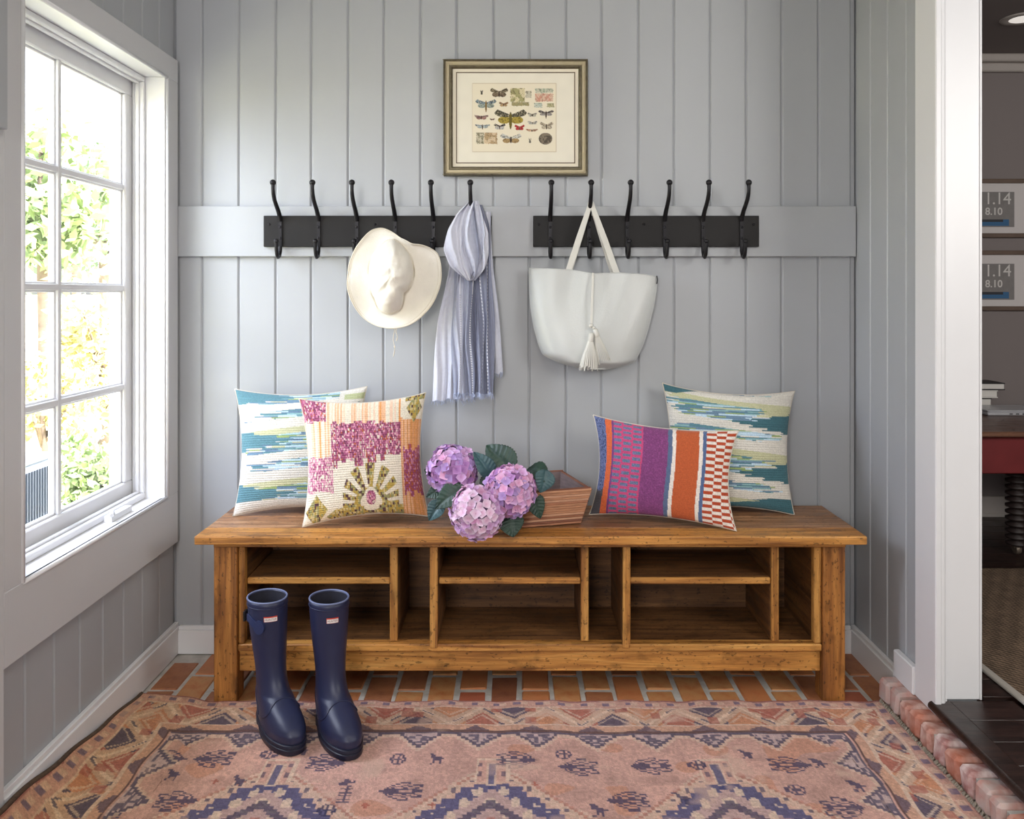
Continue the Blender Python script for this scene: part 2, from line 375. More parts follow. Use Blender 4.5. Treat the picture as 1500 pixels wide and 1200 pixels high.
obj('muntin', MB().box(sx0+.006, sx1-.004, ym-.009, ym+.009, gz0, gz1).box(sx0+.012, sx1-.012, ym-.015, ym+.015, gz0, gz1), M['white'], wn, bevel=.002)
for z in zs:
    obj('muntin', MB().box(sx0+.0065, sx1-.0045, gy0, gy1, z-.009, z+.009).box(sx0+.0125, sx1-.0125, gy0, gy1, z-.015, z+.015), M['white'], wn, bevel=.002)
zl = [gz0]+zs[::-1]+[gz1]
for i in range(4):
    for a, b in ((gy0, ym), (ym, gy1)):
        obj('pane', MB().box(-1.298, -1.294, a+.002, b-.002, zl[i]+.002, zl[i+1]-.002), M['glass'], wn)
cr = MB().box(-1.228, -1.205, 2.47, 2.60, .5655, .583); cr.tube([(-1.215, 2.50, .585), (-1.205, 2.47, .596), (-1.19, 2.44, .594)], .006, 8)
obj('crank_handle', cr, M['white'], wn, smooth=True, auto=40)
# --- study beyond the opening
fl2 = obj('floor_2', MB().box(1.245, 4.5, -2.0, 4.35, -.1, .092), M['darkfloor'], kind='structure')
def plank(x0, x1, y0, y1): obj('plank', MB().box(x0, x1, y0, y1, .0925, .105), M['darkfloor'], fl2, bevel=.0012)
yy = 2.322
for i in range(10):
    plank(1.222, 1.40 if i < 4 else 1.75, yy-.107*(i+1)+.001, yy-.107*i-.001)
rr = random.Random(2); y = 2.345
while y < 4.22:
    xs = 1.33
    for x1 in (1.95+rr.uniform(-.2, .3), 2.9+rr.uniform(-.2, .2), 3.8):
        plank(xs, x1-.001, y, y+.105); xs = x1
    y += .107
ns = MB(); n_ = 8
nose = obj('trim_5', MB().box(1.172, 1.221, 1.1, 2.322, .080, .105).tube([(1.173, 1.1, .0925), (1.173, 2.322, .0925)], .0125, 12), M['darkfloor'], kind='structure', smooth=True, auto=40)
# brick step
step_core = obj('trim_6', MB().box(1.134, 1.24, 1.0, 2.54, -.005, .058), M['mortar'], kind='structure')
smats = [mat('step_brick_'+nm, lin(*c), .8, var=.25, vscale=22, vcol2=lin(*c2), bump=1.0, bscale=70) for nm, c, c2 in (
    ('salmon', (176, 112, 94), (200, 170, 160)), ('rose', (166, 106, 100), (206, 188, 184)), ('rust', (180, 106, 82), (184, 140, 126)), ('pale', (202, 184, 178), (178, 134, 124)))]
y = 2.545; i = 0; rr = random.Random(5)
while y > 1.15:
    wd = rr.uniform(.062, .070)
    me = brick_mesh(.10, wd-.011, .068, 50+i, .005, .009); me.materials.append(smats[3 if i < 2 else rr.choice((0, 0, 1, 2, 1, 3))])
    b = bpy.data.objects.new('brick', me); C.objects.link(b); b.parent = step_core
    dz = 0.0 if y-wd/2 < 2.30 else 0.002
    b.location = Vector((1.169+rr.uniform(-.004, .003), y-wd/2, .070+rr.uniform(-.004, .003)+dz))-wloc(step_core)
    b.rotation_euler = (rr.uniform(-.03, .03), rr.uniform(-.03, .03), rr.uniform(-.02, .02)); y -= wd; i += 1
YF = 4.25
M['study'] = mat('taupe_study_paint', lin(128, 119, 117), .7, bump=.03)
M['study_trim'] = mat('taupe_white_trim', lin(176, 168, 162), .5)
obj('wall_study_back', MB().box(1.31, 4.6, YF, YF+.1, -.1, CZ), M['study'], kind='structure')
obj('wall_study_right', MB().box(4.5, 4.6, -2.0, YF, -.1, CZ), M['study'], kind='structure')
obj('trim_7', MB().box(1.31, 4.5, YF-.03, YF-.0005, 2.385, 2.43).box(1.31, 4.5, YF-.06, YF-.0005, 2.43, 2.47), M['study_trim'], kind='structure', bevel=.006)
obj('ceiling_2', MB().box(1.311, 4.5, -2.0, YF-.0005, 2.47, 2.4995), M['study'], kind='structure')
obj('baseboard_study', MB().box(1.31, 4.5, YF-.018, YF-.0005, .105, .21).box(1.31, 4.5, YF-.026, YF-.018, .105, .125), M['study_trim'], kind='structure', bevel=.003)

# ================================================================== BENCH
bx0, bx1 = -.968, 1.064; ZT = .517
bench = thing('storage_bench', 'long honey brown wooden bench with cubbies and shelves standing against the back wall', 'bench', (.05, 2.68, 0))
yfT = 2.49; ybk = 2.858
for a, b in ((yfT, 2.585), (2.586, 2.716), (2.717, ybk)):
    obj('top_plank', MB().box(bx0+random.uniform(0, .003), bx1-random.uniform(0, .003), a, b, ZT-.026, ZT), M['wood_top'] if a > 2.5 else M['wood_edge'], bench, bevel=.004, seg=2)
obj('top_molding', MB().box(-.915, 1.006, 2.508, 2.53, ZT-.038, ZT-.0262).box(-.925, 1.016, 2.53, 2.84, ZT-.034, ZT-.0262), M['wood_x'], bench, bevel=.002)
for x0, x1 in ((-.919, -.848), (.941, 1.009)):
    obj('leg', MB().box(x0, x1, 2.52, 2.59, .0, ZT-.0385), M['wood_leg'], bench, bevel=.004, seg=2)
    obj('leg', MB().box(x0, x1, 2.786, 2.856, .0, ZT-.0385), M['wood_leg'], bench, bevel=.004, seg=2)
    obj('end_panel', MB().box(x0+.012, x1-.03, 2.59, 2.786, .08, ZT-.0385), M['wood_y'], bench, bevel=.002)
X = lambda px, y=2.53: (px-VX)*y/F
obj('apron', MB().box(-.8475, .9405, 2.54, 2.562, .088, .153), M['wood_x'], bench, bevel=.003)
obj('front_ledge', MB().box(-.8475, .9405, 2.527, 2.565, .154, .176), M['wood_x'], bench, bevel=.003)
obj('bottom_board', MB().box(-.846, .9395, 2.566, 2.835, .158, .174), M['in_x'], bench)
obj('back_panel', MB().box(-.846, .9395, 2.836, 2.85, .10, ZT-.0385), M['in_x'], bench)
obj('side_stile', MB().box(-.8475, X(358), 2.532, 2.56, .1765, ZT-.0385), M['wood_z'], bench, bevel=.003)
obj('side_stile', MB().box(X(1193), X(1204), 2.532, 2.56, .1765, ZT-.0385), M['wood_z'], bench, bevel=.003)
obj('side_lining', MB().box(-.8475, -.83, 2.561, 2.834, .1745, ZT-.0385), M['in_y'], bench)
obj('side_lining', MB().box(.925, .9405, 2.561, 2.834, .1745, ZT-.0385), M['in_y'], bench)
divs = ((571, 582, 2.548), (630, 641, 2.528), (851, 862, 2.548), (912, 923, 2.528), (1130, 1141, 2.548))
for a, b, yv in divs:
    full = yv < 2.53; y_ = yv-.006 if full else yv; z_ = .1765 if full else .1745
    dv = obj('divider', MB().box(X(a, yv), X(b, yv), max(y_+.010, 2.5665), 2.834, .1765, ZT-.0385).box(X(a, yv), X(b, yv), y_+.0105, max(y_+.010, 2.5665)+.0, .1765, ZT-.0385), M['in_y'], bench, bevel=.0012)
    ed_ = MB().box(X(a, yv)-.0004, X(b, yv)+.0004, y_, y_+.0102, .1765, ZT-.0385)
    if full: ed_.box(X(a, yv), X(b, yv), y_, 2.5265, .166, .178)
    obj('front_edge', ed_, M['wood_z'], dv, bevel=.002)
for a, b in ((-.828, X(571, 2.548)), (X(641), X(851, 2.548)), (X(923), X(1130, 2.548))):
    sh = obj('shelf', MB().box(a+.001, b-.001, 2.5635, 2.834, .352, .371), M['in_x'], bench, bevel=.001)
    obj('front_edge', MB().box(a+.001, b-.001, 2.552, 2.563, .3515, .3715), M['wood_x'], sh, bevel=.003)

# ================================================================== RUG
RX0, RX1, RY0, RY1 = -1.158, 1.112, 1.15, 2.512
NAVY = L3((58, 58, 98)); CREAM = L3((222, 202, 180)); SALM = L3((208, 168, 154)); RED = L3((176, 96, 80)); ORG = L3((202, 138, 96)); TAN = L3((208, 180, 154)); BROWN = L3((92, 66, 66)); BLUE = L3((72, 80, 130))
SPR = {'spray': ["........####......", "......##...#......", "....##...##..####.", "...#..###..##...#.", "..#.##...##...##..", ".##############...", "########.....####.", ".##############...", "..#.##...##...##..", "...#..###..##...#.", "....##...##..####.", "......##...#......", "........####......"],
       'comb': ["...........#...", "#.#.#.#.#..##..", "#.#.#.#.#..####", "###########.##.", "#.#.#.#.#.#.#..", "#.#.#.#.#...##.", "..............."],
       'flower': ["..###..", ".#.#.#.", "##.#.##", "#.###.#", "##.#.##", ".#.#.#.", "..###.."],
       'bird': ["##....", ".##...", ".####.", "..####", "..###.", "..#.#.", ".#..#."],
       'small': [".#.", "###", ".#."]}
def stamp(mask_fn, X_, Y_, x0, y0, name, px=.0068, rot=0):
    px = .0062 if name == 'spray' else px; s = SPR[name]; A = np.array([[c == '#' for c in r_] for r_ in s]); h, w_ = A.shape
    u = X_-x0; v = Y_-y0
    if rot == 1: u, v = v, -u
    if rot == 2: u = -u
    i = np.floor(-v/px+h/2).astype(int); j = np.floor(u/px+w_/2).astype(int)
    ok = (i >= 0) & (i < h) & (j >= 0) & (j < w_)
    out = np.zeros(X_.shape, bool); out[ok] = A[i[ok], j[ok]]; return out
def rug_color(X_, Y_):
    # drift of the weave, then snapped to knots
    Xw = X_+.006*(vnoise(X_, Y_, .25, 1)-.5)+.002*(vnoise(X_, Y_, .03, 11)-.5); Yw = Y_+.012*(vnoise(X_, Y_, .3, 2)-.5)+.002*(vnoise(X_, Y_, .03, 12)-.5)
    q = .0055; Xq = np.round(Xw/q)*q; Yq = np.round(Yw/q)*q
    dl = Xq-RX0; dr = RX1-Xq; db = RY1-Yq
    dd = np.minimum(np.minimum(dl, dr), db); isb = db <= np.minimum(dl, dr); t = np.where(isb, Xq, Yq)
    n1 = vnoise(X_, Y_, .18, 3)[..., None]; n2 = vnoise(X_, Y_, .05, 4)[..., None]
    c = SALM*(.86+.3*n1)*np.ones(X_.shape+(3,))
    c = c*(1-.45*(n2 > .62)*(n2-.5)) 
    c = np.where(vnoise(X_, Y_, .09, 5)[..., None] > .80, L3((204, 154, 130)), c)
    field = dd > .185
    def put(mask, col, a=.85):
        nonlocal c
        k = (mask*a)[..., None]; c = c*(1-k)+col*k
    tri = lambda v, p: np.abs((v/p) % 1-.5)*2
    # medallions
    for mx_, my in ((-.615, 1.72), (-.06, 1.72), (.525, 1.72)):
        ux = np.abs(Xq-mx_); uy = np.abs(Yq-my); us = np.floor(ux/.011)*.011; vs_ = np.floor(uy/.011)*.011; dm = us*.95+vs_
        put(field & (dm < .452) & (uy < .41), CREAM, .55); put(field & (dm < .446) & (dm > .436) & (uy < .40), RED, .6)
        put(field & (dm < .436) & (dm > .408) & (uy < .40), L3((214, 186, 166)), .8)
        put(field & (np.abs(dm-.420) < .007) & (np.floor(ux/.011) % 4 == 0) & (uy < .38), NAVY, .75)
        put(field & (dm < .408) & (uy < .385), L3((212, 176, 156)), .75)
        put((ux < .044) & (uy > .374) & (uy < .478), CREAM, .8); put((ux < .036) & (uy > .372) & (uy < .466), L3((206, 160, 146)), .85)
        put((ux < .034) & (uy > .39) & (uy < .456) & (np.floor(uy/.022) % 2 == 0) & (ux > .024), NAVY, .7)
        put((ux < .016) & (uy > .36) & (uy < .456), CREAM, .6); put((ux < .009) & (uy > .34) & (uy < .452), BLUE, .85)
        blue = field & (us*.95+np.floor(uy/.022)*.022 < .385+.011*(np.floor(ux/.022) % 2)) & (uy < .36); put(blue, BLUE, .9)
        put(blue & (dm < .335), L3((206, 176, 166)), .85)
        put(blue & (dm < .372) & (np.sin(ux*110+1.1)*np.sin(uy*70+.4) > .25) & (vnoise(ux, uy, .02, 15) > .3), CREAM, .9)
        put(blue & (dm < .29) & (dm > .255), NAVY, .8); put(blue & (dm < .22), RED, .55); put(blue & (dm < .13), BLUE, .7)
    # field motifs
    mo = [('spray', -.28, 2.06, 0), ('comb', -.42, 2.06, 1), ('spray', .17, 2.16, 0), ('spray', .36, 2.17, 0), ('spray', .28, 2.02, 0), ('spray', .72, 2.17, 2), ('flower', .48, 2.17, 0), ('bird', .41, 2.03, 0),
          ('bird', .62, 2.22, 0), ('bird', .80, 2.18, 0), ('spray', .79, 1.99, 2), ('flower', .70, 2.06, 0), ('bird', .86, 2.08, 0), ('small', .9, 2.13, 0), ('bird', -.21, 2.2, 0), ('flower', .13, 2.22, 0), ('flower', -.31, 2.2, 0),
          ('flower', -.45, 1.98, 0), ('small', -.36, 2.0, 0), ('spray', -.83, 2.02, 2), ('spray', -.80, 2.2, 0), ('comb', -.95, 2.0, 1), ('bird', -.88, 2.13, 0), ('bird', -.70, 2.1, 0), ('flower', -.66, 2.22, 0), ('spray', -.50, 2.18, 2),
          ('small', -.76, 2.1, 0), ('small', -.2, 2.0, 0), ('bird', .2, 1.98, 0), ('flower', .97, 2.0, 0), ('bird', -.58, 2.24, 0), ('spray', -.93, 2.2, 2), ('spray', .0, 2.19, 2), ('small', .58, 2.12, 0), ('small', .05, 2.08, 0),
          ('spray', -.34, 1.86, 0), ('spray', .24, 1.86, 0), ('comb', .32, 1.75, 1), ('flower', -.35, 1.74, 0), ('spray', .85, 1.8, 2), ('comb', -.9, 1.8, 1), ('flower', .9, 1.9, 0)]
    for nm, x0, y0, ro in mo:
        k = stamp(None, Xq, Yq, x0, y0, nm, rot=ro)
        put(k & field, NAVY if nm != 'small' else RED, .86)
    # inner zigzag
    zz = .006+.066*np.clip(1.12-1.35*tri(t+.02, .163), 0, 1); e = dd-.185
    zs_ = np.round(zz/.011)*.011
    put(field & (e < zs_+.012) & (e > 0), CREAM, .6)
    put(field & (e < zs_) & (e > 0), NAVY, .85)
    put(field & (e < zs_-.016) & (e > .004), L3((206, 184, 180)), .85)
    put(field & (e < zs_-.022) & (e > .008) & (hnoise(t/.011, e/.011, 33) > .45), NAVY, .75)
    put((dd > .174) & (dd <= .182), BROWN, .9)
    # guard band
    g_ = (dd > .146) & (dd <= .174); put(g_, L3((210, 168, 138)), .75)
    put(g_ & ((dd-.146) > .026*tri(t+.03, .163)*2.2-.002) & (tri(t+.03, .163) < .45), NAVY, .75)
    put((dd > .138) & (dd <= .146), CREAM, .8)
    # main border
    mb_ = (dd > .044) & (dd <= .138); put(mb_, TAN*.97, .85)
    v = (dd-.044)/.094; T = tri(t, .19); lz = np.abs(v-T) < .085
    cell = np.floor(t/.095+.5).astype(int)
    up = v > T; cc = hnoise(np.floor(t/.19+.0)+7, 3, 5)
    inn1 = (v > T+.30); inn2 = (v < T-.30)
    colA = np.where((cell % 3 == 0)[..., None], NAVY, np.where((cell % 3 == 1)[..., None], ORG, RED))
    kk = mb_ & (inn1 | inn2); c = np.where(kk[..., None], colA*.85+c*.15, c)
    put(mb_ & (np.abs(v-T) > .42) & (np.abs(v-T) < .52), CREAM, .6)
    put(mb_ & lz, CREAM*1.05, .85); put(mb_ & (np.abs(v-T) < .05) & (np.floor(t/.03) % 3 == 0), NAVY, .8)
    put(mb_ & (hnoise(Xq/.033, Yq/.033, 9) > .90), RED, .7)
    put((dd > .038) & (dd <= .046), CREAM, .75)
    o_ = (dd <= .038); put(o_, L3((204, 164, 148)), .8)
    put(o_ & (dd > .012) & (dd < .030) & (np.floor(t/.022) % 3 == 0), BLUE, .7); put(o_ & (dd > .012) & (dd < .030) & (np.floor(t/.022) % 3 == 1), CREAM, .5)
    put(dd < .006, L3((150, 92, 92)), .8)
    # knots, wear and the browner left-hand end
    kn = hnoise(Xq/q, Yq/q, 20)[..., None]; c = c*(.84+.32*kn)
    fl = hnoise(X_/.003, Y_/.003, 21)[..., None]; c = c*(.93+.14*fl)
    c = c*np.array([1., .985, .97]); wear = np.clip((vnoise(X_, Y_, .12, 6)*vnoise(X_, Y_, .03, 7)-.42)*2.5, 0, .6)[..., None]; c = c*(1-wear)+L3((214, 184, 164))*wear
    k = np.clip((-.5-X_)/.6, 0, 1)[..., None]; c = c*(1-k*.7)+c*np.array([.9, .74, .42])*k*.7
    gm = c.mean(-1, keepdims=True); c = gm+(c-gm)*.92; c = c*np.array([.95, .89, .90])
    return c
nx, ny = 770, 440
xs_, ys_ = np.meshgrid(np.linspace(RX0, RX1, nx), np.linspace(RY1, RY0, ny))
P = np.zeros((ny, nx, 3)); wav = .004*np.sin(xs_*23)+.003*np.sin(xs_*57+1)
edge_b = np.clip((xs_-RX0), 0, 1)
P[..., 0] = xs_+.004*np.sin(ys_*31)*(np.abs(xs_) > .9)
kb = np.clip((ys_-2.2)/.3, 0, 1)
P[..., 1] = ys_+wav*kb+.055*np.clip((-.93-xs_)/.22, 0, 1)**1.5*kb
curl = np.clip((RX0+.085-xs_)/.085, 0, 1)**1.6*np.clip((2.50-ys_)/.6, 0, 1)*.075
cur2 = .006*np.exp(-((xs_+1.02)**2+(ys_-2.52)**2)/.004)
P[..., 2] = .011+.0012*(vnoise(xs_, ys_, .13, 8)-.5)+curl+cur2
colr = rug_color(xs_, ys_)
Pb = P[::24, ::24].copy() ; Pb[..., 2] -= .0075
rugt = thing('area_rug', 'faded salmon oriental rug with navy medallions and patterned border lying on the brick floor', 'rug', (0, 1.8, .002))
rug_pile = grid('rug_pile', P, colr, M['rug'], rugt)
mb = MB()   # edge binding + fringe
eb = [P[0, i] for i in range(0, nx, 12)]
def loop_band(pts): 
    return [(p[0], p[1], p[2]-.0045) for p in pts]
mb.tube(loop_band([P[0, i] for i in range(0, nx, 8)]), .0048, 6)
M['bind'] = mat('rug_binding_red', lin(140, 86, 82), .95, var=.3, vscale=60)
obj('binding', mb, M['bind'], rugt, smooth=True)
M['bind2'] = mat('rug_selvedge_dark', lin(84, 66, 52), .95, var=.3, vscale=80, bump=.8, bscale=150)
obj('selvedge', MB().tube([(p[0]-.001, p[1], p[2]-.002) for p in P[::8, 0]], .0065, 6), M['bind2'], rugt, smooth=True)
M['fringe'] = mat('rug_fringe_grey', lin(150, 142, 128), .95, var=.3, vscale=80)
fm = MB(); rr = random.Random(8)
y = 2.505
while y > 1.3:
    p0 = Vector((RX1-.006, y, .008)); L_ = rr.uniform(.009, .016); a = rr.uniform(-.8, .8)
    fm.tube([p0, p0+Vector((L_*.6, a*L_*.6, .008)), p0+Vector((L_, a*L_, -.002))], [.0026, .0036, .0018], 5); y -= .0065
obj('fringe', fm, M['fringe'], rugt, smooth=True, kind='stuff')

# ================================================================== PILLOWS
def pillow(name, label, tl, tr_, bl, br, half, colf, n=210, pinch=.062, parent=None, m_=None, aspect=1.0):
    tl, tr_, bl, br = [np.array(W(*p)) for p in (tl, tr_, bl, br)]
    m = int(n*aspect)
    V, U = np.meshgrid(np.linspace(0, 1, n), np.linspace(0, 1, m), indexing='ij')
    pu = U+(.5-U)*2*pinch*np.sin(np.pi*V)**.8*1.0*np.abs(2*U-1)**3*1.0
    pv = V+(.5-V)*2*pinch*np.sin(np.pi*U)**.8*np.abs(2*V-1)**3
    a, b = pu[..., None], pv[..., None]
    P0 = (1-b)*((1-a)*tl+a*tr_)+b*((1-a)*bl+a*br)
    nrm = np.cross(tr_-tl, bl-tl); nrm = nrm/np.linalg.norm(nrm)
    if nrm[1] > 0: nrm = -nrm
    prof = (np.clip(1-(2*U-1)**2, 0, 1)*np.clip(1-(2*V-1)**2, 0, 1)  )**.47
    half = half*1.18; wr = (.010*(vnoise(U*3+half*50, V*3, .7, 31)-.5)+.004*(vnoise(U*9, V*9+half*70, .8, 32)-.5))*prof
    thr = .0009*np.sin(V*math.pi*2*55)
    z0 = prof*half
    front = P0+nrm*(z0+wr+thr*np.clip(prof*4, 0, 1))[..., None]
    back = P0-nrm*(z0*.85)[..., None]
    col = colf(U, V)
    zmin = ZT+.002
    for Q in (front, back): Q[..., 2] = np.maximum(Q[..., 2], zmin)
    st = 5
    idx = sorted(set(list(range(0, n, st))+[n-1])); jdx = sorted(set(list(range(0, m, st))+[m-1]))
    o = grid('cover', front, col, M['painted'], None)
    c0 = P0.reshape(-1, 3).mean(0); t = thing(name, label, 'pillow', (c0[0], c0[1], zmin))
    o.location = Vector(o.location)-Vector(t.location); o.parent = t
    bk = grid('back_cover', back[np.ix_(idx, jdx)][:, ::-1], None, M['pillow_back'], t)
    # stitched seam round the edge
    ed = [front[0, j] for j in range(0, m, 6)]+[front[i, m-1] for i in range(0, n, 6)]+[front[n-1, j] for j in range(m-1, 0, -6)]+[front[i, 0] for i in range(n-1, 0, -6)]
    ed.append(ed[0]); obj('piping', MB().tube(ed, .0022, 5), M['pillow_back'], t, smooth=True)
    return t
M['pillow_back'] = mat('cream_pillow_back', lin(206, 198, 184), .9, var=.06, vscale=60, bump=.5, bscale=300)
WHT = L3((218, 214, 205)); OLV = L3((196, 196, 160)); TEAL = L3((96, 138, 150)); BL2 = L3((122, 152, 178)); SEA = L3((144, 182, 186)); DT = L3((70, 110, 120)); PB = L3((190, 214, 230))
def ikat(side, teal, seed):
    def f(U, V):
        rows = np.floor(V*95); rj = hnoise(rows, 1, seed); rj2 = hnoise(rows, 2, seed); rj3 = hnoise(rows, 3, seed)
        u = U if side == 'L' else 1-U         # teal wedges grow from this edge
        c = np.ones(U.shape+(3,))*WHT
        def put(k, col): nonlocal c; c = np.where(k[..., None], col, c)
        per = .40; off = .10 if side == 'L' else -.06
        vv = V+.10*u
        # cream-olive bands
        ph = ((vv+off)/per) % 1
        put((ph > .18) & (ph < .42) & (u < .85+.3*rj), OLV*1.0)
        put((ph > .42) & (ph < .60) & (U > .15+.2*rj), np.where((rj2 > .5)[..., None], WHT, OLV*1.05))
        # blue streak clusters in the middle
        seg = hnoise(rows, np.floor(U*7+rj3*3), seed+9); cen = np.abs(U-.58 if side == 'L' else U-.40)
        k = (((ph > .30) & (ph < .64)) | ((ph > .80) & (ph < .98))) & (cen < .20+.32*rj)
        pal = np.where((seg > .75)[..., None], BL2*.8, np.where((seg > .55)[..., None], TEAL, np.where((seg > .4)[..., None], L3((150, 170, 110)), np.where((seg > .2)[..., None], PB, SEA))))
        put(k & (seg > .08), pal)
        # solid teal wedges with stepped edge
        for vk in ((.02, .40, .82) if side == 'L' else (.25, .64, 1.04)):
            dv = (V-vk)
            lim = .50*(1-np.abs(np.round(dv*40)/40+(-.03))/.085)+.08*(rj-.5)
            put((np.abs(dv-.03) < .085) & (u < lim), teal)
        if side == 'R': put((V < .06) & (U < .27-3*V), teal); put((V > .88-.0*U) & (V > 1.0-.14*U+.02*(rj-.5)), teal)
        if side == 'L': put((V < .07) & (U < .34), teal); put((V > .9), WHT); put((V < .10) & (U > .80), WHT); put((V < .10) & (V > .045) & (U > .84), L3((184, 190, 148)))
        th = .93+.10*hnoise(np.floor(U*130), rows, seed+3)
        return c*th[..., None]*(.95+.08*rj)[..., None]
    return f
def boho(U, V):
    cu = np.floor(U*85); cj = hnoise(cu, 1, 61); sp = hnoise(np.floor(U*110), np.floor(V*70), 62); sp2 = hnoise(np.floor(U*85), np.floor(V*42), 63)
    CR = L3((230, 221, 202)); PE = L3((232, 184, 146)); OR = L3((214, 148, 88)); MG = L3((160, 84, 118)); PL = L3((122, 66, 92)); GD = L3((184, 158, 80)); OL = L3((140, 138, 96)); PK = L3((214, 150, 170)); RU = L3((184, 98, 62))
    c = np.ones(U.shape+(3,))*CR
    def put(k, col): nonlocal c; c = np.where(k[..., None], col, c)
    stripe = np.where((cj > .72)[..., None], PE, np.where((cj > .5)[..., None], L3((240, 206, 178)), np.where((cj > .42)[..., None], OR*1.1, CR)))
    speck = lambda p: np.where((sp > .72)[..., None], PK, np.where((sp > .38)[..., None], MG, np.where((sp > .16)[..., None], PL, np.where((sp > .08)[..., None], RU, CR))))
    sp = hnoise(np.floor(U*120), np.floor(V*62+8*cj), 62)
    jag = .06*hnoise(np.floor(U*30), 4, 64)
    put((V < .30) & (U < .86), stripe); put((U < .27) & (V < .62), stripe)
    put((U < .21+.01*cj) & (V < .19+jag), speck(0))
    put((U > .25) & (U < .81) & (V > .24-jag*.6) & (V < .49+jag*1.5), speck(0))
    put((U > .80) & (V > .2), np.where((cj > .6)[..., None], OR, np.where((cj > .3)[..., None], PE, L3((222, 160, 110)))))
    put((U > .82) & (V > .48-jag) & (V < .78+jag), np.where((sp > .5)[..., None], MG, np.where((sp > .2)[..., None], RU, PK)))
    put((U < .26) & (V > .50-jag) & (V < .74+jag), np.where((sp > .55)[..., None], PK, np.where((sp > .25)[..., None], MG, CR)))
    # lower centre: cream ground with fan
    low = (U > .26) & (U < .80) & (V > .50+jag*1.5); put(low, CR)
    put((U <= .26) & (V > .79), CR)
    ox, oy = .55, .87; dx = U-ox; dy = (oy-V)*1.0; rad = np.hypot(dx, dy); ang = np.degrees(np.arctan2(dx, dy))
    pet = np.abs(((ang+7.5) % 24)-12) > 0
    ray = np.abs((ang+12) % 24-12) < 7.2-6*np.clip(rad-.28, 0, 1)*4
    R_ = .27+.05*np.cos(np.radians(ang*2))
    sk = np.where((sp2 > .8)[..., None], L3((92, 66, 70)), np.where((sp2 > .45)[..., None], GD, np.where((sp2 > .2)[..., None], OL*1.15, L3((206, 190, 140)))))
    put((V > .5) & (U < .80) & (rad < R_) & (rad > .11) & ray & (V < .99) & (U > .26), sk)
    put((rad < .13) & (rad > .085) & (V < .99), sk); put((V > .90) & (U > .30) & (U < .80) & (np.abs(dx) > .06), sk)
    put((np.abs(dx)/.055)**2+((V-.83)/.09)**2 < 1, CR); put((np.abs(dx)/.038)**2+((V-.83)/.065)**2 < 1, speck(0))
    put((np.abs(U-.11)/.10+np.abs(V-.90)/.13) < 1, sk); put((np.abs(U-.28)/.09+np.abs(V-.97)/.07) < 1, sk)
    put((U > .82) & (V < .22), CR); put((np.abs(U-.92)/.07+np.abs(V-.12)/.13) < 1, sk); put((V < .05) & (U > .84), sk)
    return c*(.90+.16*hnoise(np.floor(U*150), np.floor(V*60), 65))[..., None]
def lumbar(U, V):
    r1 = np.floor(V*70); sp = hnoise(np.floor(U*200), np.floor(V*120), 71)
    DN = L3((92, 104, 146)); ORG_ = L3((216, 108, 66)); PKK = L3((200, 80, 124)); TE = L3((92, 118, 138)); PU = L3((126, 68, 116)); RUS = L3((188, 94, 56)); WH = L3((232, 222, 212)); BLU = L3((88, 108, 146))
    c = np.ones(U.shape+(3,))*DN
    def put(k, col): nonlocal c; c = np.where(k[..., None], col, c)
    put(sp > .7, L3((120, 130, 170))); put(sp < .2, L3((62, 70, 100)))
    put((V > .72+.03*np.sin(U*40)) & (U < .09), L3((84, 82, 88)))
    uo = U-.012*np.sin(V*5)
    put((uo > .085) & (uo < .135), ORG_)
    k = (uo > .135) & (uo < .365); put(k, PKK)
    colk = np.floor((uo-.145)/.072); vv = V*17+.5*(colk % 2)
    inn = ((uo-.145)/.072) % 1
    put(k & ((vv % 1) > .45) & (inn > .08) & (inn < .90), np.where((hnoise(np.floor(U*160), r1, 72) > .5)[..., None], TE, L3((120, 120, 160))))
    put((uo > .135) & (uo < .15), L3((120, 70, 130)))
    put((uo >= .365) & (uo < .54), PU); put((uo >= .365) & (uo < .54) & (sp > .75), L3((146, 78, 134)))
    put((uo >= .535) & (uo < .565), L3((92, 110, 140))); put((uo >= .565) & (uo < .59), WH); put((uo >= .59) & (uo < .745), RUS)
    put((uo >= .745) & (uo < .77), WH); put((uo >= .77) & (uo < .795), BLU)
    kc = uo >= .795; put(kc, WH); cc = np.floor((uo-.795)/.068); vv = V*15+.5*(cc % 2)
    put(kc & ((vv % 1) > .5), L3((178, 76, 48)))
    return c*(.90+.16*hnoise(np.floor(U*210), np.floor(V*90), 73))[..., None]
pillow('throw_pillow', 'teal, white and cream striped square pillow behind the magenta patterned one',
       (344, 570, 2.815), (538, 566, 2.825), (341, 757, 2.715), (540, 750, 2.765), .050, ikat('L', TEAL, 11))
pillow('throw_pillow', 'square magenta and peach woven pillow with an olive fan motif, left of the hydrangeas',
       (438, 584, 2.69), (624, 575, 2.725), (443, 773, 2.585), (629, 757, 2.66), .046, boho)
pillow('throw_pillow', 'dark teal, olive and white striped square pillow behind the oblong kilim pillow',
       (970, 561, 2.825), (1164, 573, 2.815), (972, 751, 2.77), (1164, 755, 2.735), .048, ikat('R', DT, 23))
pillow('lumbar_pillow', 'oblong kilim pillow with pink, purple, rust and checkered stripes beside the wooden box',
       (869, 608, 2.76), (1082, 631, 2.61), (863, 754, 2.705), (1079, 778, 2.535), .046, lumbar, n=150, aspect=1.5)

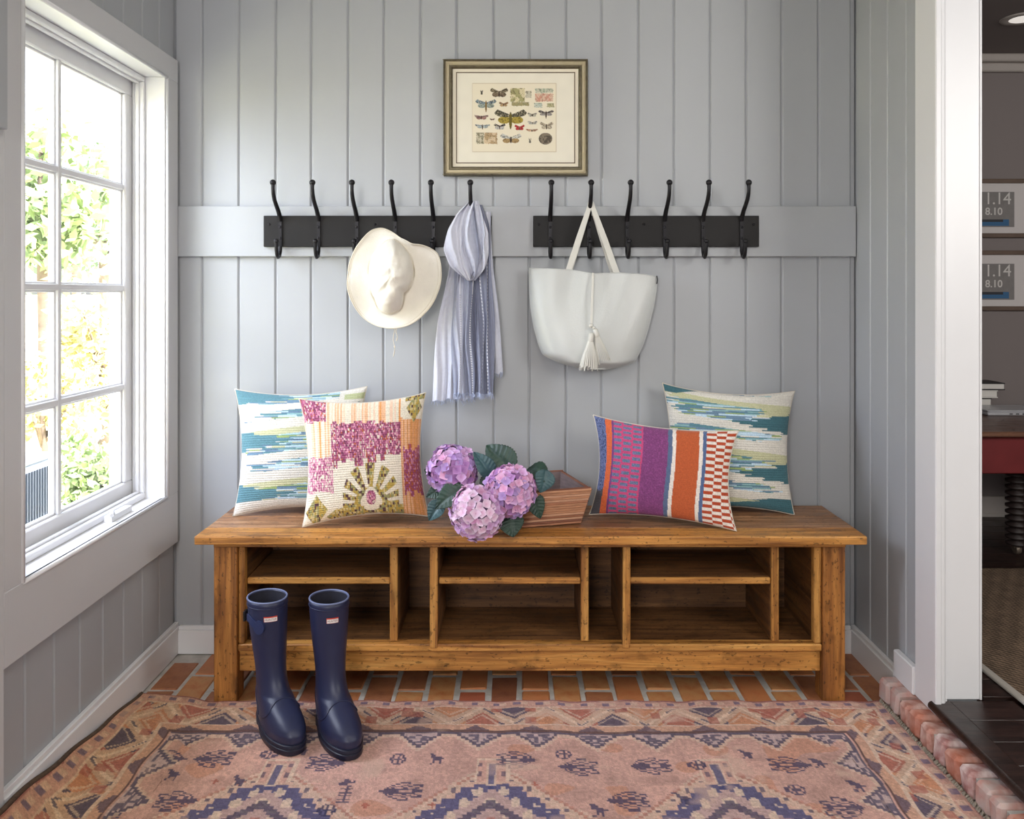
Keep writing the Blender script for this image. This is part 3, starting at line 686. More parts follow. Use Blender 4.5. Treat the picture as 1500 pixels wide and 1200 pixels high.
# ================================================================== WOODEN BOX
bx = thing('wooden_box', 'tapered reeded wooden box lying open between the hydrangeas and the kilim pillow', 'box', (.11, 2.70, ZT))
e1 = Vector((-.961, -.276, 0)); e2 = Vector((-.276, .961, 0))   # along the front to the left / to the back
Bf = Vector((.2085, 2.632, ZT+.002)); Tf = Vector((.2400, 2.585, .640))
Lb, Lt, Db, Dt = .215, .262, .170, .275
B = [Bf, Bf+e1*Lb, Bf+e1*Lb+e2*Db, Bf+e2*Db]; T = [Tf, Tf+e1*Lt, Tf+e1*Lt+e2*Dt, Tf+e2*Dt]
ctr = sum(B, Vector())/4
def panel(i, j, inset=.009, name='side'):
    a0, a1, b0, b1 = B[i], B[j], T[i], T[j]
    cI = (a0+a1+b0+b1)/4; nn = (a1-a0).cross(b0-a0).normalized()
    if nn.dot(ctr-cI) > 0: nn = -nn
    rows = 15; mb = MB(); vs = []; prof = []
    for k in range(rows*3+1):
        f = k/(rows*3); bul = (.0, .0042, .0036)[k % 3] if k < rows*3 else 0
        p0 = a0.lerp(b0, f)+nn*bul; p1 = a1.lerp(b1, f)+nn*bul; vs += [p0, p1]
    m = len(vs)
    for k in range(rows*3+1):
        f = k/(rows*3); vs += [a0.lerp(b0, f)-nn*inset, a1.lerp(b1, f)-nn*inset]
    R_ = rows*3+1
    fs = [(2*k, 2*k+1, 2*k+3, 2*k+2) for k in range(R_-1)]+[(m+2*k, m+2*k+2, m+2*k+3, m+2*k+1) for k in range(R_-1)]
    fs += [(2*k, 2*k+2, m+2*k+2, m+2*k) for k in range(R_-1)]+[(2*k+1, m+2*k+1, m+2*k+3, 2*k+3) for k in range(R_-1)]
    fs += [(0, m, m+1, 1), (2*R_-2, 2*R_-1, m+2*R_-1, m+2*R_-2)]
    mb.add(vs, fs); o = obj(name, mb, M['crate'], bx); rq = random.Random(i*7+j)
    at = o.data.color_attributes.new('col', 'FLOAT_COLOR', 'CORNER'); z0_, z1_ = ZT, .640
    tones = [lin(*rq.choice(((196, 150, 120), (170, 116, 86), (146, 94, 66), (184, 132, 98), (126, 78, 58)))) for _ in range(rows+1)]
    for p in o.data.polygons:
        zc = sum((o.data.vertices[v].co.z for v in p.vertices))/len(p.vertices)+wloc(o).z
        q = tones[max(0, min(rows, int((zc-z0_)/(z1_-z0_)*rows)))]
        for li_ in p.loop_indices: at.data[li_].color = (*q, 1)
    return o
for i, j in ((0, 1), (1, 2), (2, 3), (3, 0)): panel(i, j)
ins = [b.lerp(ctr, .07)+Vector((0, 0, .004)) for b in B]
mb = MB(); mb.add([p for p in ins]+[p+Vector((0, 0, .006)) for p in ins], [(0, 1, 2, 3), (7, 6, 5, 4), (0, 4, 5, 1), (1, 5, 6, 2), (2, 6, 7, 3), (3, 7, 4, 0)])
obj('bottom', mb, M['crate_in'], bx)
# lining boards inside
mb = MB(); c2 = sum(T, Vector())/4
for i, j in ((0, 1), (1, 2), (2, 3), (3, 0)):
    q = [B[i].lerp(ctr, .11)+Vector((0, 0, .01)), B[j].lerp(ctr, .11)+Vector((0, 0, .01)), T[j].lerp(c2, .075)+Vector((0, 0, -.002)), T[i].lerp(c2, .075)+Vector((0, 0, -.002))]
    n0 = (q[1]-q[0]).cross(q[3]-q[0]).normalized()*.0015
    mb.add([p+n0 for p in q]+[p-n0 for p in q], [(0, 1, 2, 3), (7, 6, 5, 4), (0, 4, 5, 1), (1, 5, 6, 2), (2, 6, 7, 3), (3, 7, 4, 0)])
obj('lining', mb, M['crate_in'], bx)

# ================================================================== HYDRANGEAS
def floret_mesh(name, size, mt, cup=.25, rot=0):
    mb = MB(); vs = []; fs = []
    for k in range(4):
        a = k*math.pi/2+rot; ca, sa = math.cos(a), math.sin(a); base = len(vs)
        nr, nc = 5, 5
        for i in range(nr):
            t = i/(nr-1); wv = .74*size*math.sin(math.pi*min(1, .06+.90*t**.75))**.6
            for j in range(nc):
                s_ = (j/(nc-1)-.5)*2; x = t*size*(1-.12*s_*s_*t); y = s_*wv*.80
                z = .0018+size*(cup*t*t-.28*(t**3)+.10*s_*s_*t)+.0008*(k % 2)
                vs.append((x*ca-y*sa, x*sa+y*ca, z))
        fs += [(base+i*nc+j, base+i*nc+j+1, base+(i+1)*nc+j+1, base+(i+1)*nc+j) for i in range(nr-1) for j in range(nc-1)]
    mb.add(vs, fs); k0 = len(mb.v); mb.ball((0, 0, .0025), .0016, 6, 3)
    me = bpy.data.meshes.new(name); me.from_pydata(mb.v, [], mb.f); me.polygons.foreach_set('use_smooth', [True]*len(me.polygons))
    ca_ = me.color_attributes.new('col', 'FLOAT_COLOR', 'POINT')
    me.materials.append(mt)
    cols = []
    c0 = np.array(mt['c0'][:]); c1 = np.array(mt['c1'][:])
    for v in me.vertices:
        d_ = min(1, math.hypot(v.co.x, v.co.y)/size); q = c0*(1-d_)+c1*d_
        cols += [q[0], q[1], q[2], 1]
    ca_.data.foreach_set('color', cols)
    return me
fm_ = []
for nm, c0, c1 in (('lilac', (196, 142, 194), (214, 182, 222)), ('pink', (210, 144, 184), (220, 178, 212)), ('pale', (224, 176, 208), (234, 214, 234)), ('violet', (168, 132, 196), (196, 166, 220)), ('deep', (156, 108, 172), (190, 142, 196))):
    m_ = mat('petal_'+nm, (1, 1, 1), .6, attr=True, var=.05, vscale=50, rndobj=.17, spec=.2, sheen=.1)
    m_['c0'] = lin(*c0); m_['c1'] = lin(*c1); fm_.append([floret_mesh('floret', .0165, m_, .35, 0), floret_mesh('floret', .0155, m_, .65, .5)])
M['core'] = mat('flower_core', lin(140, 108, 150), .9, var=.3, vscale=90)
M['leaf'] = mat('dark_hydrangea_leaf', lin(48, 74, 60), .45, var=.25, vscale=30, vcol2=lin(34, 56, 48), bump=.4, bscale=160)
M['leaf2'] = mat('blue_green_leaf', lin(70, 104, 108), .4, var=.25, vscale=30, vcol2=lin(50, 80, 86), bump=.4, bscale=160)
M['stem'] = mat('green_stem', lin(110, 120, 80), .6)
heads = [((663, 689, 2.57), .077, (0, 3, 1, 4, 0, 3)), ((747, 719, 2.475), .076, (1, 1, 0, 4, 1, 3)), ((699, 750, 2.44), .0785, (2, 2, 1, 0, 2, 0))]
labels = ['purple-pink hydrangea nearest the magenta pillow, highest of the three blooms', 'mauve-pink hydrangea bloom leaning on the front of the wooden box', 'pale pink hydrangea bloom hanging over the front edge of the bench']
hc = [W(*h[0]) for h in heads]
hyd = []
for i, (h, r_, pal) in enumerate(heads):
    c = hc[i]; t = thing('hydrangea', labels[i], 'flower', (c.x, c.y, c.z-r_), 'cut hydrangeas spilling out of the wooden box'); hyd.append(t)
    obj('core', MB().ball(c, r_*.80, 20, 14), M['core'], t, smooth=True)
    tgt = Vector((.06+.02*i, 2.66+.01*i, .585)); mid = (c+tgt)/2+Vector((0, .0, .02 if i == 0 else .03))
    tgt = Vector((.06, 2.655, .66)) if i else Vector((.0, 2.68, .675))
    obj('stem', MB().tube([c, (c+tgt)/2+Vector((0, 0, .018)), tgt, tgt+Vector((.045, .02, -.05))], .004, 7), M['stem'], t, smooth=True)
    N = 165; rr = random.Random(20+i); ga = math.pi*(3-math.sqrt(5))
    for k in range(N):
        zf = 1-2*(k+.5)/N; rad = math.sqrt(1-zf*zf); th = k*ga
        dr_ = Vector((rad*math.cos(th), zf, rad*math.sin(th)))
        if dr_.y > .6: continue
        p = c+dr_*(r_*rr.uniform(.86, .98))
        if p.z < ZT+.010 and p.y > 2.485: continue
        if any((p-hc[j]).length < heads[j][1]*.86 for j in range(3) if j != i): continue
        me = fm_[rr.choice(pal)][rr.random() < .4]
        o = bpy.data.objects.new('floret', me); C.objects.link(o); o.parent = t; o.location = p-wloc(t)
        dj = (dr_+Vector((rr.uniform(-.3, .3), rr.uniform(-.3, .3), rr.uniform(-.3, .3)))).normalized()
        q = dj.to_track_quat('Z', 'Y') @ Quaternion((0, 0, 1), rr.uniform(0, 6.28)); o.rotation_mode = 'QUATERNION'; o.rotation_quaternion = q
        s_ = rr.uniform(.88, 1.12); o.scale = (s_, s_, s_)
def leaf(parent, base, tip, width, nrm, mt, curl=.1, fold=.12):
    base, tip = W(*base), W(*tip); ax = tip-base; L_ = ax.length; ax.normalize(); nrm = Vector(nrm); nrm = (nrm-ax*nrm.dot(ax)).normalized(); sd = ax.cross(nrm)
    nr, nc = 29, 17; vs = []
    for side_ in (1, -1):
        for i in range(nr):
            t = i/(nr-1); wv = width/2*(math.sin(math.pi*t**.75))**.8*(1-.15*t)+.0006
            for j in range(nc):
                s_ = (j/(nc-1)-.5)*2; ser = 1+(.035*(1 if i % 2 else -1))*(abs(s_) > .99)
                vein = .0013*math.cos((t*8-abs(s_)*1.2)*2*math.pi)*min(1, abs(s_)*3)
                z = L_*curl*math.sin(math.pi*t)+fold*abs(s_)*wv+vein-.003*math.exp(-(s_*6)**2)-L_*curl*.5*t*t
                vs.append(base+ax*(t*L_)+sd*(s_*wv*ser)+nrm*(z+side_*.0004))
    fs = []
    o_ = nr*nc
    for i in range(nr-1):
        for j in range(nc-1):
            a = i*nc+j; fs.append((a, a+1, a+nc+1, a+nc)); fs.append((o_+a, o_+a+nc, o_+a+nc+1, o_+a+1))
    for i in range(nr-1):
        for j in (0, nc-1): a = i*nc+j; fs.append((a, a+nc, o_+a+nc, o_+a))
    return obj('leaf', MB().add(vs, fs), mt, parent, smooth=True)
leaf(hyd[1], (752, 692, 2.55), (712, 652, 2.60), .105, (-.1, -1, .25), M['leaf'], .05, .1)
leaf(hyd[0], (721, 700, 2.55), (694, 662, 2.55), .062, (.5, -1, .1), M['leaf2'], .10, .3)
leaf(hyd[1], (770, 690, 2.58), (806, 705, 2.53), .085, (.1, -.55, .8), M['leaf'], .22, .15)
leaf(hyd[1], (800, 688, 2.54), (792, 722, 2.52), .070, (.3, -1, .1), M['leaf2'], .1, .1)
leaf(hyd[1], (778, 722, 2.54), (792, 760, 2.53), .062, (.3, -1, .1), M['leaf'], .06, .1)
leaf(hyd[2], (745, 752, 2.50), (752, 787, 2.475), .085, (.2, -1, .4), M['leaf'], .06, .1)
leaf(hyd[0], (680, 712, 2.50), (637, 745, 2.49), .075, (-.2, -1, .5), M['leaf'], .10, .1)
leaf(hyd[0], (648, 733, 2.52), (628, 763, 2.51), .056, (-.1, -1, .3), M['leaf2'], .1, .25)
leaf(hyd[0], (652, 716, 2.56), (624, 728, 2.55), .050, (-.2, -1, .5), M['leaf'], .1, .1)
leaf(hyd[0], (650, 700, 2.62), (622, 688, 2.60), .062, (-.2, -1, .3), M['leaf'], .1, .1)
leaf(hyd[0], (705, 720, 2.54), (738, 700, 2.56), .08, (-.1, -1, .4), M['leaf'], .1, .1)

# ================================================================== BOOTS
M['rubber'] = mat('navy_rubber', lin(36, 41, 70), .42, var=.08, vscale=20, spec=.5, bump=.06, bscale=60)
M['rubber_in'] = mat('dark_boot_lining', lin(34, 34, 46), .9)
M['rim'] = mat('pale_boot_rim', lin(112, 122, 156), .5)
M['sole'] = mat('navy_sole_rubber', lin(24, 28, 48), .45, bump=.1)
M['labelw'] = mat('white_label', lin(236, 232, 228), .4); M['labelr'] = mat('red_label_border', lin(206, 70, 50), .4); M['letter'] = mat('dark_letter_print', lin(120, 50, 50), .5)
tabl = [(.022, -.074, .184, .047), (.035, -.076, .190, .050), (.05, -.075, .189, .051), (.062, -.074, .180, .050), (.074, -.072, .162, .048), (.086, -.070, .138, .046), (.098, -.068, .108, .044), (.112, -.065, .082, .042), (.13, -.062, .066, .041), (.155, -.059, .057, .040), (.19, -.058, .053, .042), (.23, -.060, .053, .046), (.28, -.063, .056, .051), (.33, -.063, .060, .054), (.368, -.062, .062, .056)]
zz = [a[0] for a in tabl]
def bval(z, k): return float(np.interp(z, zz, [a[k] for a in tabl]))
def ring(z, ins=0, n=48, grow=0):
    b, f, w_ = bval(z, 1)+ins-grow, bval(z, 2)-ins+grow, bval(z, 3)-ins+grow; out = []
    foot = max(0, min(1, (.11-z)/.05))
    for k in range(n):
        a = 2*math.pi*k/n; ca, sa = math.cos(a), math.sin(a)
        m = (b+f)/2; hl = (f-b)/2
        if foot > 0:
            x = m+hl*math.copysign(abs(ca)**.82, ca); s_ = (x-b)/(f-b)
            wf = .80+.20*math.sin(math.pi*min(1, max(0, (s_-.30)/.7)))**1 if s_ > .3 else .80
            wf = .80+.22*max(0, math.sin(math.pi*(s_-.25)/.9)) if s_ > .25 else .80
            y = w_*math.copysign(abs(sa)**.80, sa)*(wf*foot+(1-foot))
        else: x = m+hl*ca; y = w_*sa
        out.append((x, y, z))
    return out
def boot(label, loc, rz, lean, strap_side, mirror=1):
    t = thing('rain_boot', label, 'boot', loc, 'pair of navy rain boots'); R = Matrix.Rotation(rz, 3, 'Z')
    def T(p):
        p = Vector(p); h_ = max(0, p.z-.10); return Vector(loc)+R @ p+Vector((lean[0]*h_, lean[1]*h_, 0))
    n = 48; zs_ = [.018]+[.022+i*.004 for i in range(24)]+[.12+i*.0125 for i in range(20)]+[.368]
    zs_ = sorted(set(round(z, 4) for z in zs_)); vs = []; fs = []
    tilt = lambda p: (p[0], p[1], p[2]+(.010*math.cos((p[0])*14)-.010*0 if p[2] > .36 else 0))
    for z in zs_: vs += [T(p) for p in ring(z)]
    k0 = len(zs_)
    for z in [.368, .33, .28, .23, .18]: vs += [T(p) for p in ring(z, .004)]
    K = k0+5
    for i in range(K-1):
        for k in range(n): a = i*n+k; b = i*n+(k+1) % n; fs.append((a, b, b+n, a+n))
    fs.append(tuple(range(n))); fs.append(tuple((K-1)*n+k for k in range(n)))
    ob = obj('shaft', MB().add(vs, fs), M['rubber'], t, smooth=True)
    # rim, lining, sole
    rp = [T((p[0], p[1], .369)) for p in ring(.368, .002)]; rp.append(rp[0])
    obj('rim', MB().tube(rp, .0026, 8, cap=False), M['rim'], t, smooth=True)
    li = [[T(p) for p in ring(z, .0052)] for z in (.366, .33, .28, .23, .185)]
    mb = MB(); vs = [p for r_ in li for p in r_]; fs = [(i*n+k, i*n+(k+1) % n, (i+1)*n+(k+1) % n, (i+1)*n+k) for i in range(4) for k in range(n)]+[tuple(4*n+k for k in range(n))]
    obj('lining', mb.add(vs, fs), M['rubber_in'], t, smooth=True)
    so = MB(); prev = []
    lv = [(.0, .0), (.003, .003), (.015, .0035), (.017, .001), (.019, .001), (.021, .004), (.027, .003), (.029, .0)]
    vs = []; fs = []
    for z, gr_ in lv:
        rg = ring(.03, 0, n, gr_)
        for p in rg:
            zz_ = z if z > .010 else (z+(.010 if -.022 < p[0] < .03 else 0))
            vs.append(T((p[0], p[1], zz_)))
    for i in range(len(lv)-1):
        for k in range(n): a = i*n+k; b = i*n+(k+1) % n; fs.append((a, b, b+n, a+n))
    fs.append(tuple(range(n))); fs.append(tuple((len(lv)-1)*n+k for k in range(n)))
    obj('sole', so.add(vs, fs), M['sole'], t, smooth=True, auto=45)
    # instep and heel seams
    def surf(z, a, g_=.0012):
        r_ = ring(z, 0, 360, g_); p = r_[int(a) % 360]; return T(p)
    sm = MB(); sm.tube([surf(.112-.055*(1-math.cos(math.radians(a*.95)))**1.0, a) for a in range(-95, 96, 5)], .0016, 6)
    sm.tube([surf(.120-.075*(abs(a-180)/70.)**2, a) for a in range(110, 251, 5)], .0015, 6)
    sm.tube([surf(.352, a, .0006) for a in range(0, 361, 6)], .0012, 5)
    obj('seam', sm, M['rubber'], t, smooth=True)
    # front label: face normal to camera side; placed at angle la
    return t, T, surf
def put_label(t, surf, a0, z0, wdeg, hz):
    def patch(a1, a2, z1, z2, g_):
        vs = []; N = 8
        for i in range(N+1):
            a = a1+(a2-a1)*i/N
            for z in (z1, z2): vs.append(surf(z, round(a), g_))
        return MB().add(vs, [(2*i, 2*i+1, 2*i+3, 2*i+2) for i in range(N)])
    lb = obj('logo_label', patch(a0-wdeg, a0+wdeg, z0-hz, z0+hz, .0022), M['labelr'], t)
    obj('label_field', patch(a0-wdeg*.93, a0+wdeg*.93, z0-hz*.9, z0+hz*.55, .0027), M['labelw'], lb)
    # lettering wrapped on the field
    cu = bpy.data.curves.new('t', 'FONT'); cu.body = 'HUNTER'; cu.size = 1; cu.align_x = 'CENTER'; cu.align_y = 'CENTER'
    to = bpy.data.objects.new('t', cu); C.objects.link(to); dg = bpy.context.evaluated_depsgraph_get()
    me = bpy.data.meshes.new_from_object(to.evaluated_get(dg)); bpy.data.objects.remove(to)
    xs = [v.co.x for v in me.vertices]; X0, X1 = min(xs), max(xs); ctr_ = surf(z0, a0, .003); sdv = (surf(z0, a0+int(wdeg), .003)-surf(z0, a0-int(wdeg), .003))
    mb = MB(); vs = []
    for v in me.vertices:
        f = ((v.co.x-X0)/(X1-X0)-.5)*1.7; a = a0+f*wdeg
        p1 = surf(z0, int(math.floor(a)), .0032); p2 = surf(z0, int(math.floor(a))+1, .0032); p = p1.lerp(p2, a-math.floor(a)); vs.append((p.x, p.y, p.z-.15*hz+v.co.y*hz*1.1))
    # text runs left to right as seen from outside
    s0 = surf(z0, a0-int(wdeg), .003); s1 = surf(z0, a0+int(wdeg), .003)
    if s0.x > s1.x:
        vs = []
        for v in me.vertices:
            f = -((v.co.x-X0)/(X1-X0)-.5)*1.7; a = a0+f*wdeg
            p1 = surf(z0, int(math.floor(a)), .0032); p2 = surf(z0, int(math.floor(a))+1, .0032); p = p1.lerp(p2, a-math.floor(a)); vs.append((p.x, p.y, p.z-.15*hz+v.co.y*hz*1.1))
    mb.add(vs, [tuple(p.vertices) for p in me.polygons]); obj('lettering', mb, M['letter'], lb)
RZ = .0122
b1, T1, s1 = boot('navy rubber boot with a buckled strap at its cuff, nearest the bench leg', (-.694, 2.365, RZ), math.radians(-54), (-.06, .02), 1)
b2, T2, s2 = boot('navy rubber boot standing on the rug, no strap in view, right one of the pair', (-.523, 2.352, RZ), math.radians(-60), (-.03, .04), 1)
put_label(b1, s1, 346, .325, 19, .0075)
put_label(b2, s2, 350, .325, 17, .0075)
# buckle strap, outer side of the left boot
sm = MB()
M['strap'] = mat('navy_strap', lin(40, 50, 86), .4)
for z_ in (0,):
    pts = [s1(.322-.020*abs(a-270)/40., a, .003) for a in range(240, 322, 6)]
    sm.band(pts, (0, 0, 1), .020, .003)
obj('strap', sm, M['strap'], b1, smooth=False)
bp_ = s1(.318, 245, .008); obj('buckle', frame_rect(bp_.x-.003, bp_.x+.004, bp_.y-.012, bp_.y+.012, bp_.z-.014, bp_.z+.014, .004), M['iron'], b1, bevel=.001)
tb = s1(.302, 312, .0035); nn_ = (tb-(Vector((-.700, 2.365, tb.z))+Vector((.0, .0, 0)))).normalized(); qn = nn_.to_track_quat('Z', 'Y')
mbt = MB(); vs = [tb+qn @ Vector((.017*math.cos(a), .019*math.sin(a), h_)) for h_ in (-.004, .002) for a in [2*math.pi*k/20 for k in range(20)]]
mbt.add(vs, [(k, (k+1) % 20, 20+(k+1) % 20, 20+k) for k in range(20)]+[tuple(range(20)), tuple(range(39, 19, -1))])
obj('strap_tab', mbt, M['strap'], b1, smooth=True, auto=40)

# ================================================================== HOOK RACKS
def hook_mb(x, y0, twist=0):
    mb = MB(); s = lambda p, z: Vector((x+twist*p, y0-p, z))
    mb.box(x-.0055, x+.0055, y0-.006, y0-.0002, 1.395, 1.512)
    up = [(.004, 1.500), (.012, 1.517), (.030, 1.534), (.054, 1.550), (.074, 1.566), (.086, 1.582), (.091, 1.600), (.090, 1.615)]
    mb.tube([s(*q) for q in up], [.007, .0078, .0076, .0072, .0070, .0066, .0062, .0066], 10)
    mb.ball(s(.090, 1.620), .0105, 12, 8)
    lo = [(.004, 1.412), (.006, 1.395), (.016, 1.379), (.030, 1.374), (.043, 1.382), (.050, 1.398), (.052, 1.420)]
    mb.tube([s(*q) for q in lo], [.0065, .0072, .0070, .0068, .0064, .006, .006], 10)
    mb.ball(s(.052, 1.427), .0088, 12, 8)
    for z in (1.478, 1.44): mb.ball((x, y0-.0055, z), .005, 8, 4, (1, .6, 1))
    return mb
y0 = 2.846
def rack(pxl, pxr, hooks, label):
    x0, x1 = X(pxl, y0), X(pxr, y0)
    t = thing('coat_rack', label, 'coat rack', ((x0+x1)/2, y0+.014, 1.41), 'black hook racks on the grey rail')
    z1 = H+(VY-316)*y0/F; z0 = H+(VY-361.5)*y0/F
    obj('board', MB().box(x0, x1, y0, YW-.0205, z0, z1), M['board_black'], t, bevel=.0015)
    for i, p in enumerate(hooks): obj('hook', hook_mb(X(p, y0), y0), M['iron'], t, smooth=True, auto=50)
    for f in (.025, .49, .975): obj('screw', MB().ball((x0+(x1-x0)*f, y0-.001, z1-.03), .0045, 8, 4, (1, .5, 1)), M['iron'], t, smooth=True)
    return t
rack(386, 720, (411, 467, 523, 579, 635, 691), 'black six-hook rack holding the sun hat and the scarf')
rack(781, 1112, (806, 862.5, 918.5, 973.5, 1029.5, 1086), 'black six-hook rack holding the tote bag')

# ================================================================== SUN HAT
def interp_closed(pts, cx, cy, angs):
    a = np.array([math.atan2(y-cy, x-cx) for x, y in pts]); r_ = np.array([math.hypot(x-cx, y-cy) for x, y in pts]); o = np.argsort(a); a, r_ = a[o], r_[o]
    a = np.concatenate([a-2*np.pi, a, a+2*np.pi]); r_ = np.tile(r_, 3)
    rr_ = np.interp(angs, a, r_)
    k = np.array([.25, .5, .25]); 
    for _ in range(2): rr_ = np.convolve(np.concatenate([rr_[-1:], rr_, rr_[:1]]), k, 'valid')
    return rr_
brim = [(559.5, 334), (572, 339), (585.7, 349), (603, 358), (626.6, 362), (641, 371), (646, 396), (640, 431), (621, 460), (597, 477), (574, 481), (551, 477), (533, 466), (516, 442), (509, 422), (510, 402), (516, 375), (530, 352), (545, 337)]
crown = [(577, 349), (594.5, 364), (605, 390), (603, 413), (591, 431), (587, 454), (571, 461), (557, 457), (549, 439), (542, 413), (540, 396), (551, 369), (565, 352)]
hat = thing('sun_hat', 'cream canvas sun hat with a wide floppy brim hanging on the left rack', 'hat', (X(577, 2.8), 2.80, 1.13))
na = 144; an = np.linspace(-np.pi, np.pi, na, endpoint=False); hx, hy = 573, 405
rb = interp_closed(brim, hx, hy, an); rc = interp_closed(crown, hx, hy, an)
def hatP(u_rows, layer=0):
    rows = []
    for u in u_rows:
        if u <= 1:
            r_ = rc*(u**.8); d_ = .006+.110*(1-u**2.2)**.62 ; d_ = d_*np.ones(na)
            d_ += .004*np.sin(an*5+u*6)*u-.022*np.exp(-((an-2.05)/.20)**2)*(u)**1.2*1.0*(1-u**6)
            d_ += .007*(vnoise(r_*np.cos(an)+200, r_*np.sin(an)+200, 13, 5)-.5)+.004*(vnoise(r_*np.cos(an)+200, r_*np.sin(an)+200, 5, 6)-.5)
            if u < .03: d_ = d_*0+d_.mean()
        else:
            k = u-1; r_ = rc+(rb-rc)*k; d_ = .006+.004*k*(vnoise(an*3+20, k*3+0*an, .8, 7)-.5)+.012*np.sin(an*2+1.0)*k+.007*np.sin(an*5+.3)*k**1.5+.020*k**2*np.exp(-((an+1.05)/.35)**2)+.016*k*np.exp(-((an-1.6)/1.2)**2)
        dep = 2.778-d_-layer
        px = hx+r_*np.cos(an); py = hy+r_*np.sin(an)
        rows.append(np.stack([(px-VX)*dep/F, dep, H-(py-VY)*dep/F], -1))
    return np.array(rows)
M['hat'] = mat('cream_cotton_canvas', lin(236, 231, 219), .9, var=.05, vscale=18, bump=.5, bscale=300, spec=.15)
ur = np.concatenate([[.001], np.linspace(.02, 1, 34)])
ub = np.linspace(1, 2, 22)
Pc = hatP(ur); Pbk = hatP(ub); Pbb = hatP(ub[::-1], -.0025)
grid('crown', Pc, None, M['hat'], hat, closed_u=True)
grid('brim', np.concatenate([Pbk, Pbb]), None, M['hat'], hat, closed_u=True)
def closed(pts): pts = [tuple(p) for p in pts]; return pts+[pts[0]]
M['hatst'] = mat('hat_edge_binding', lin(222, 214, 196), .9, bump=.4)
mb = MB().tube(closed(hatP([2.0])[0]), .0022, 6, cap=False)
for u in (1.9,): mb.tube(closed(hatP([u], .0004)[0]), .0006, 4, cap=False)
obj('brim_stitching', mb, M['hatst'], hat, smooth=True)
obj('crown_band', MB().tube(closed(hatP([.97], .001)[0]), .0018, 6, cap=False), M['hatst'], hat, smooth=True)
mb = MB()
for dx_, y1 in ((0, 523), (4, 500)):
    mb.tube([W(577+dx_+1.2*math.sin(k*1.3), 474+(y1-474)*k/8, 2.775) for k in range(9)], [.0014]*7+[.0022, .001], 5)
mb.ball(W(578, 508, 2.774), .0035, 8, 5)
obj('chin_cord', mb, M['hatst'], hat, smooth=True)

# ================================================================== SCARF
scarf = thing('scarf', 'pale blue-grey fringed scarf looped over the last hook of the left rack', 'scarf', (X(690, 2.8), 2.80, H-(590-VY)*2.8/F))
M['scarf'] = mat('sheer_woven_scarf', (1, 1, 1), .9, attr=True, var=.05, vscale=90, bump=.45, bscale=420, spec=.1, sheen=.2)
def sheet(rows, folds, amp, colf, nu=70, nv=110, ph=0, name='tail', ragged=0, thick=.0015):
    """rows: (py, px_left, px_right, depth)"""
    a = np.array(rows, float); s = np.linspace(0, 1, nv); tt = (a[:, 0]-a[0, 0])/(a[-1, 0]-a[0, 0])
    py = np.interp(s, tt, a[:, 0]); pl = np.interp(s, tt, a[:, 1]); pr = np.interp(s, tt, a[:, 2]); dp = np.interp(s, tt, a[:, 3])
    for arr in (pl, pr, dp):
        for _ in range(10): arr[1:-1] = (arr[:-2]+2*arr[1:-1]+arr[2:])/4
    u = np.linspace(0, 1, nu); U, V = np.meshgrid(u, s)
    px = pl[:, None]*(1-U)+pr[:, None]*U+1.6*np.sin(V*7+U*9+ph); pyy = py[:, None]+ragged*(vnoise(U*10, V*0, 1, int(ph*7)+3)-.5)*V**8
    ww = (folds*U+.25*np.sin(V*4+ph)+ph)*2*np.pi
    dep = dp[:, None]-amp*(.5+.5*np.sin(ww)+.35*np.sin(ww*2.3+V*5))*np.sin(np.pi*np.clip(U, .0, 1))**.3
    Pf = np.stack([(px-VX)*dep/F, dep, H-(pyy-VY)*dep/F], -1); Pk = Pf.copy(); Pk[..., 1] += thick
    col = colf(U, V)
    grid(name, Pf, col, M['scarf'], scarf, extra=[(Pk[:, ::-1], col[:, ::-1])])
    return Pf
LB = L3((200, 204, 220)); MBl = L3((154, 160, 182)); DB = L3((112, 116, 138)); PW = L3((216, 218, 230)); STW = L3((236, 238, 244))
def scol(stops, dash=(), seed=1):
    def f(U, V):
        us = [s_[0] for s_ in stops]; c = np.stack([np.interp(U+.05*(vnoise(U, V, .2, seed)-.5), us, [s_[1][k] for s_ in stops]) for k in range(3)], -1)
        c = c*(.90+.13*vnoise(U*40, V*3, .9, seed+1))[..., None]
        for d_ in dash:
            k = (np.abs(U-d_) < .020) & ((V*55) % 1 < .62); c = np.where(k[..., None], STW, c)
        return c
    return f
fr_ = []
fr_.append(sheet([(345, 664, 715, 2.835), (400, 655, 705, 2.83), (470, 642, 700, 2.82), (586, 632, 697, 2.815)], 2.5, .012, scol([(0, PW), (.5, LB), (1, PW)], seed=3), ph=.2, ragged=5))
fr_.append(sheet([(310, 704, 719, 2.825), (400, 705, 724, 2.825), (470, 708, 730, 2.82), (546, 708, 738, 2.815)], 1.2, .010, scol([(0, LB), (.6, PW), (1, LB)], seed=4), ph=.5, nu=40, ragged=5))
fr_.append(sheet([(385, 664, 700, 2.805), (430, 664, 700, 2.80), (500, 662, 697, 2.795), (577, 663, 699, 2.795)], 2.2, .016, scol([(0, MBl), (.3, LB), (.6, MBl), (1, DB)], (.32, .78), 5), ph=.7, nu=110, ragged=4))
fr_.append(sheet([(300, 692, 706, 2.80), (330, 694, 718, 2.80), (400, 696, 721, 2.80), (470, 700, 724, 2.795), (577, 697, 723, 2.79)], 1.6, .018, scol([(0, DB), (.3, MBl), (.7, DB*1.1), (1, MBl)], (.3, .66), 6), ph=.1, nu=100, ragged=4))
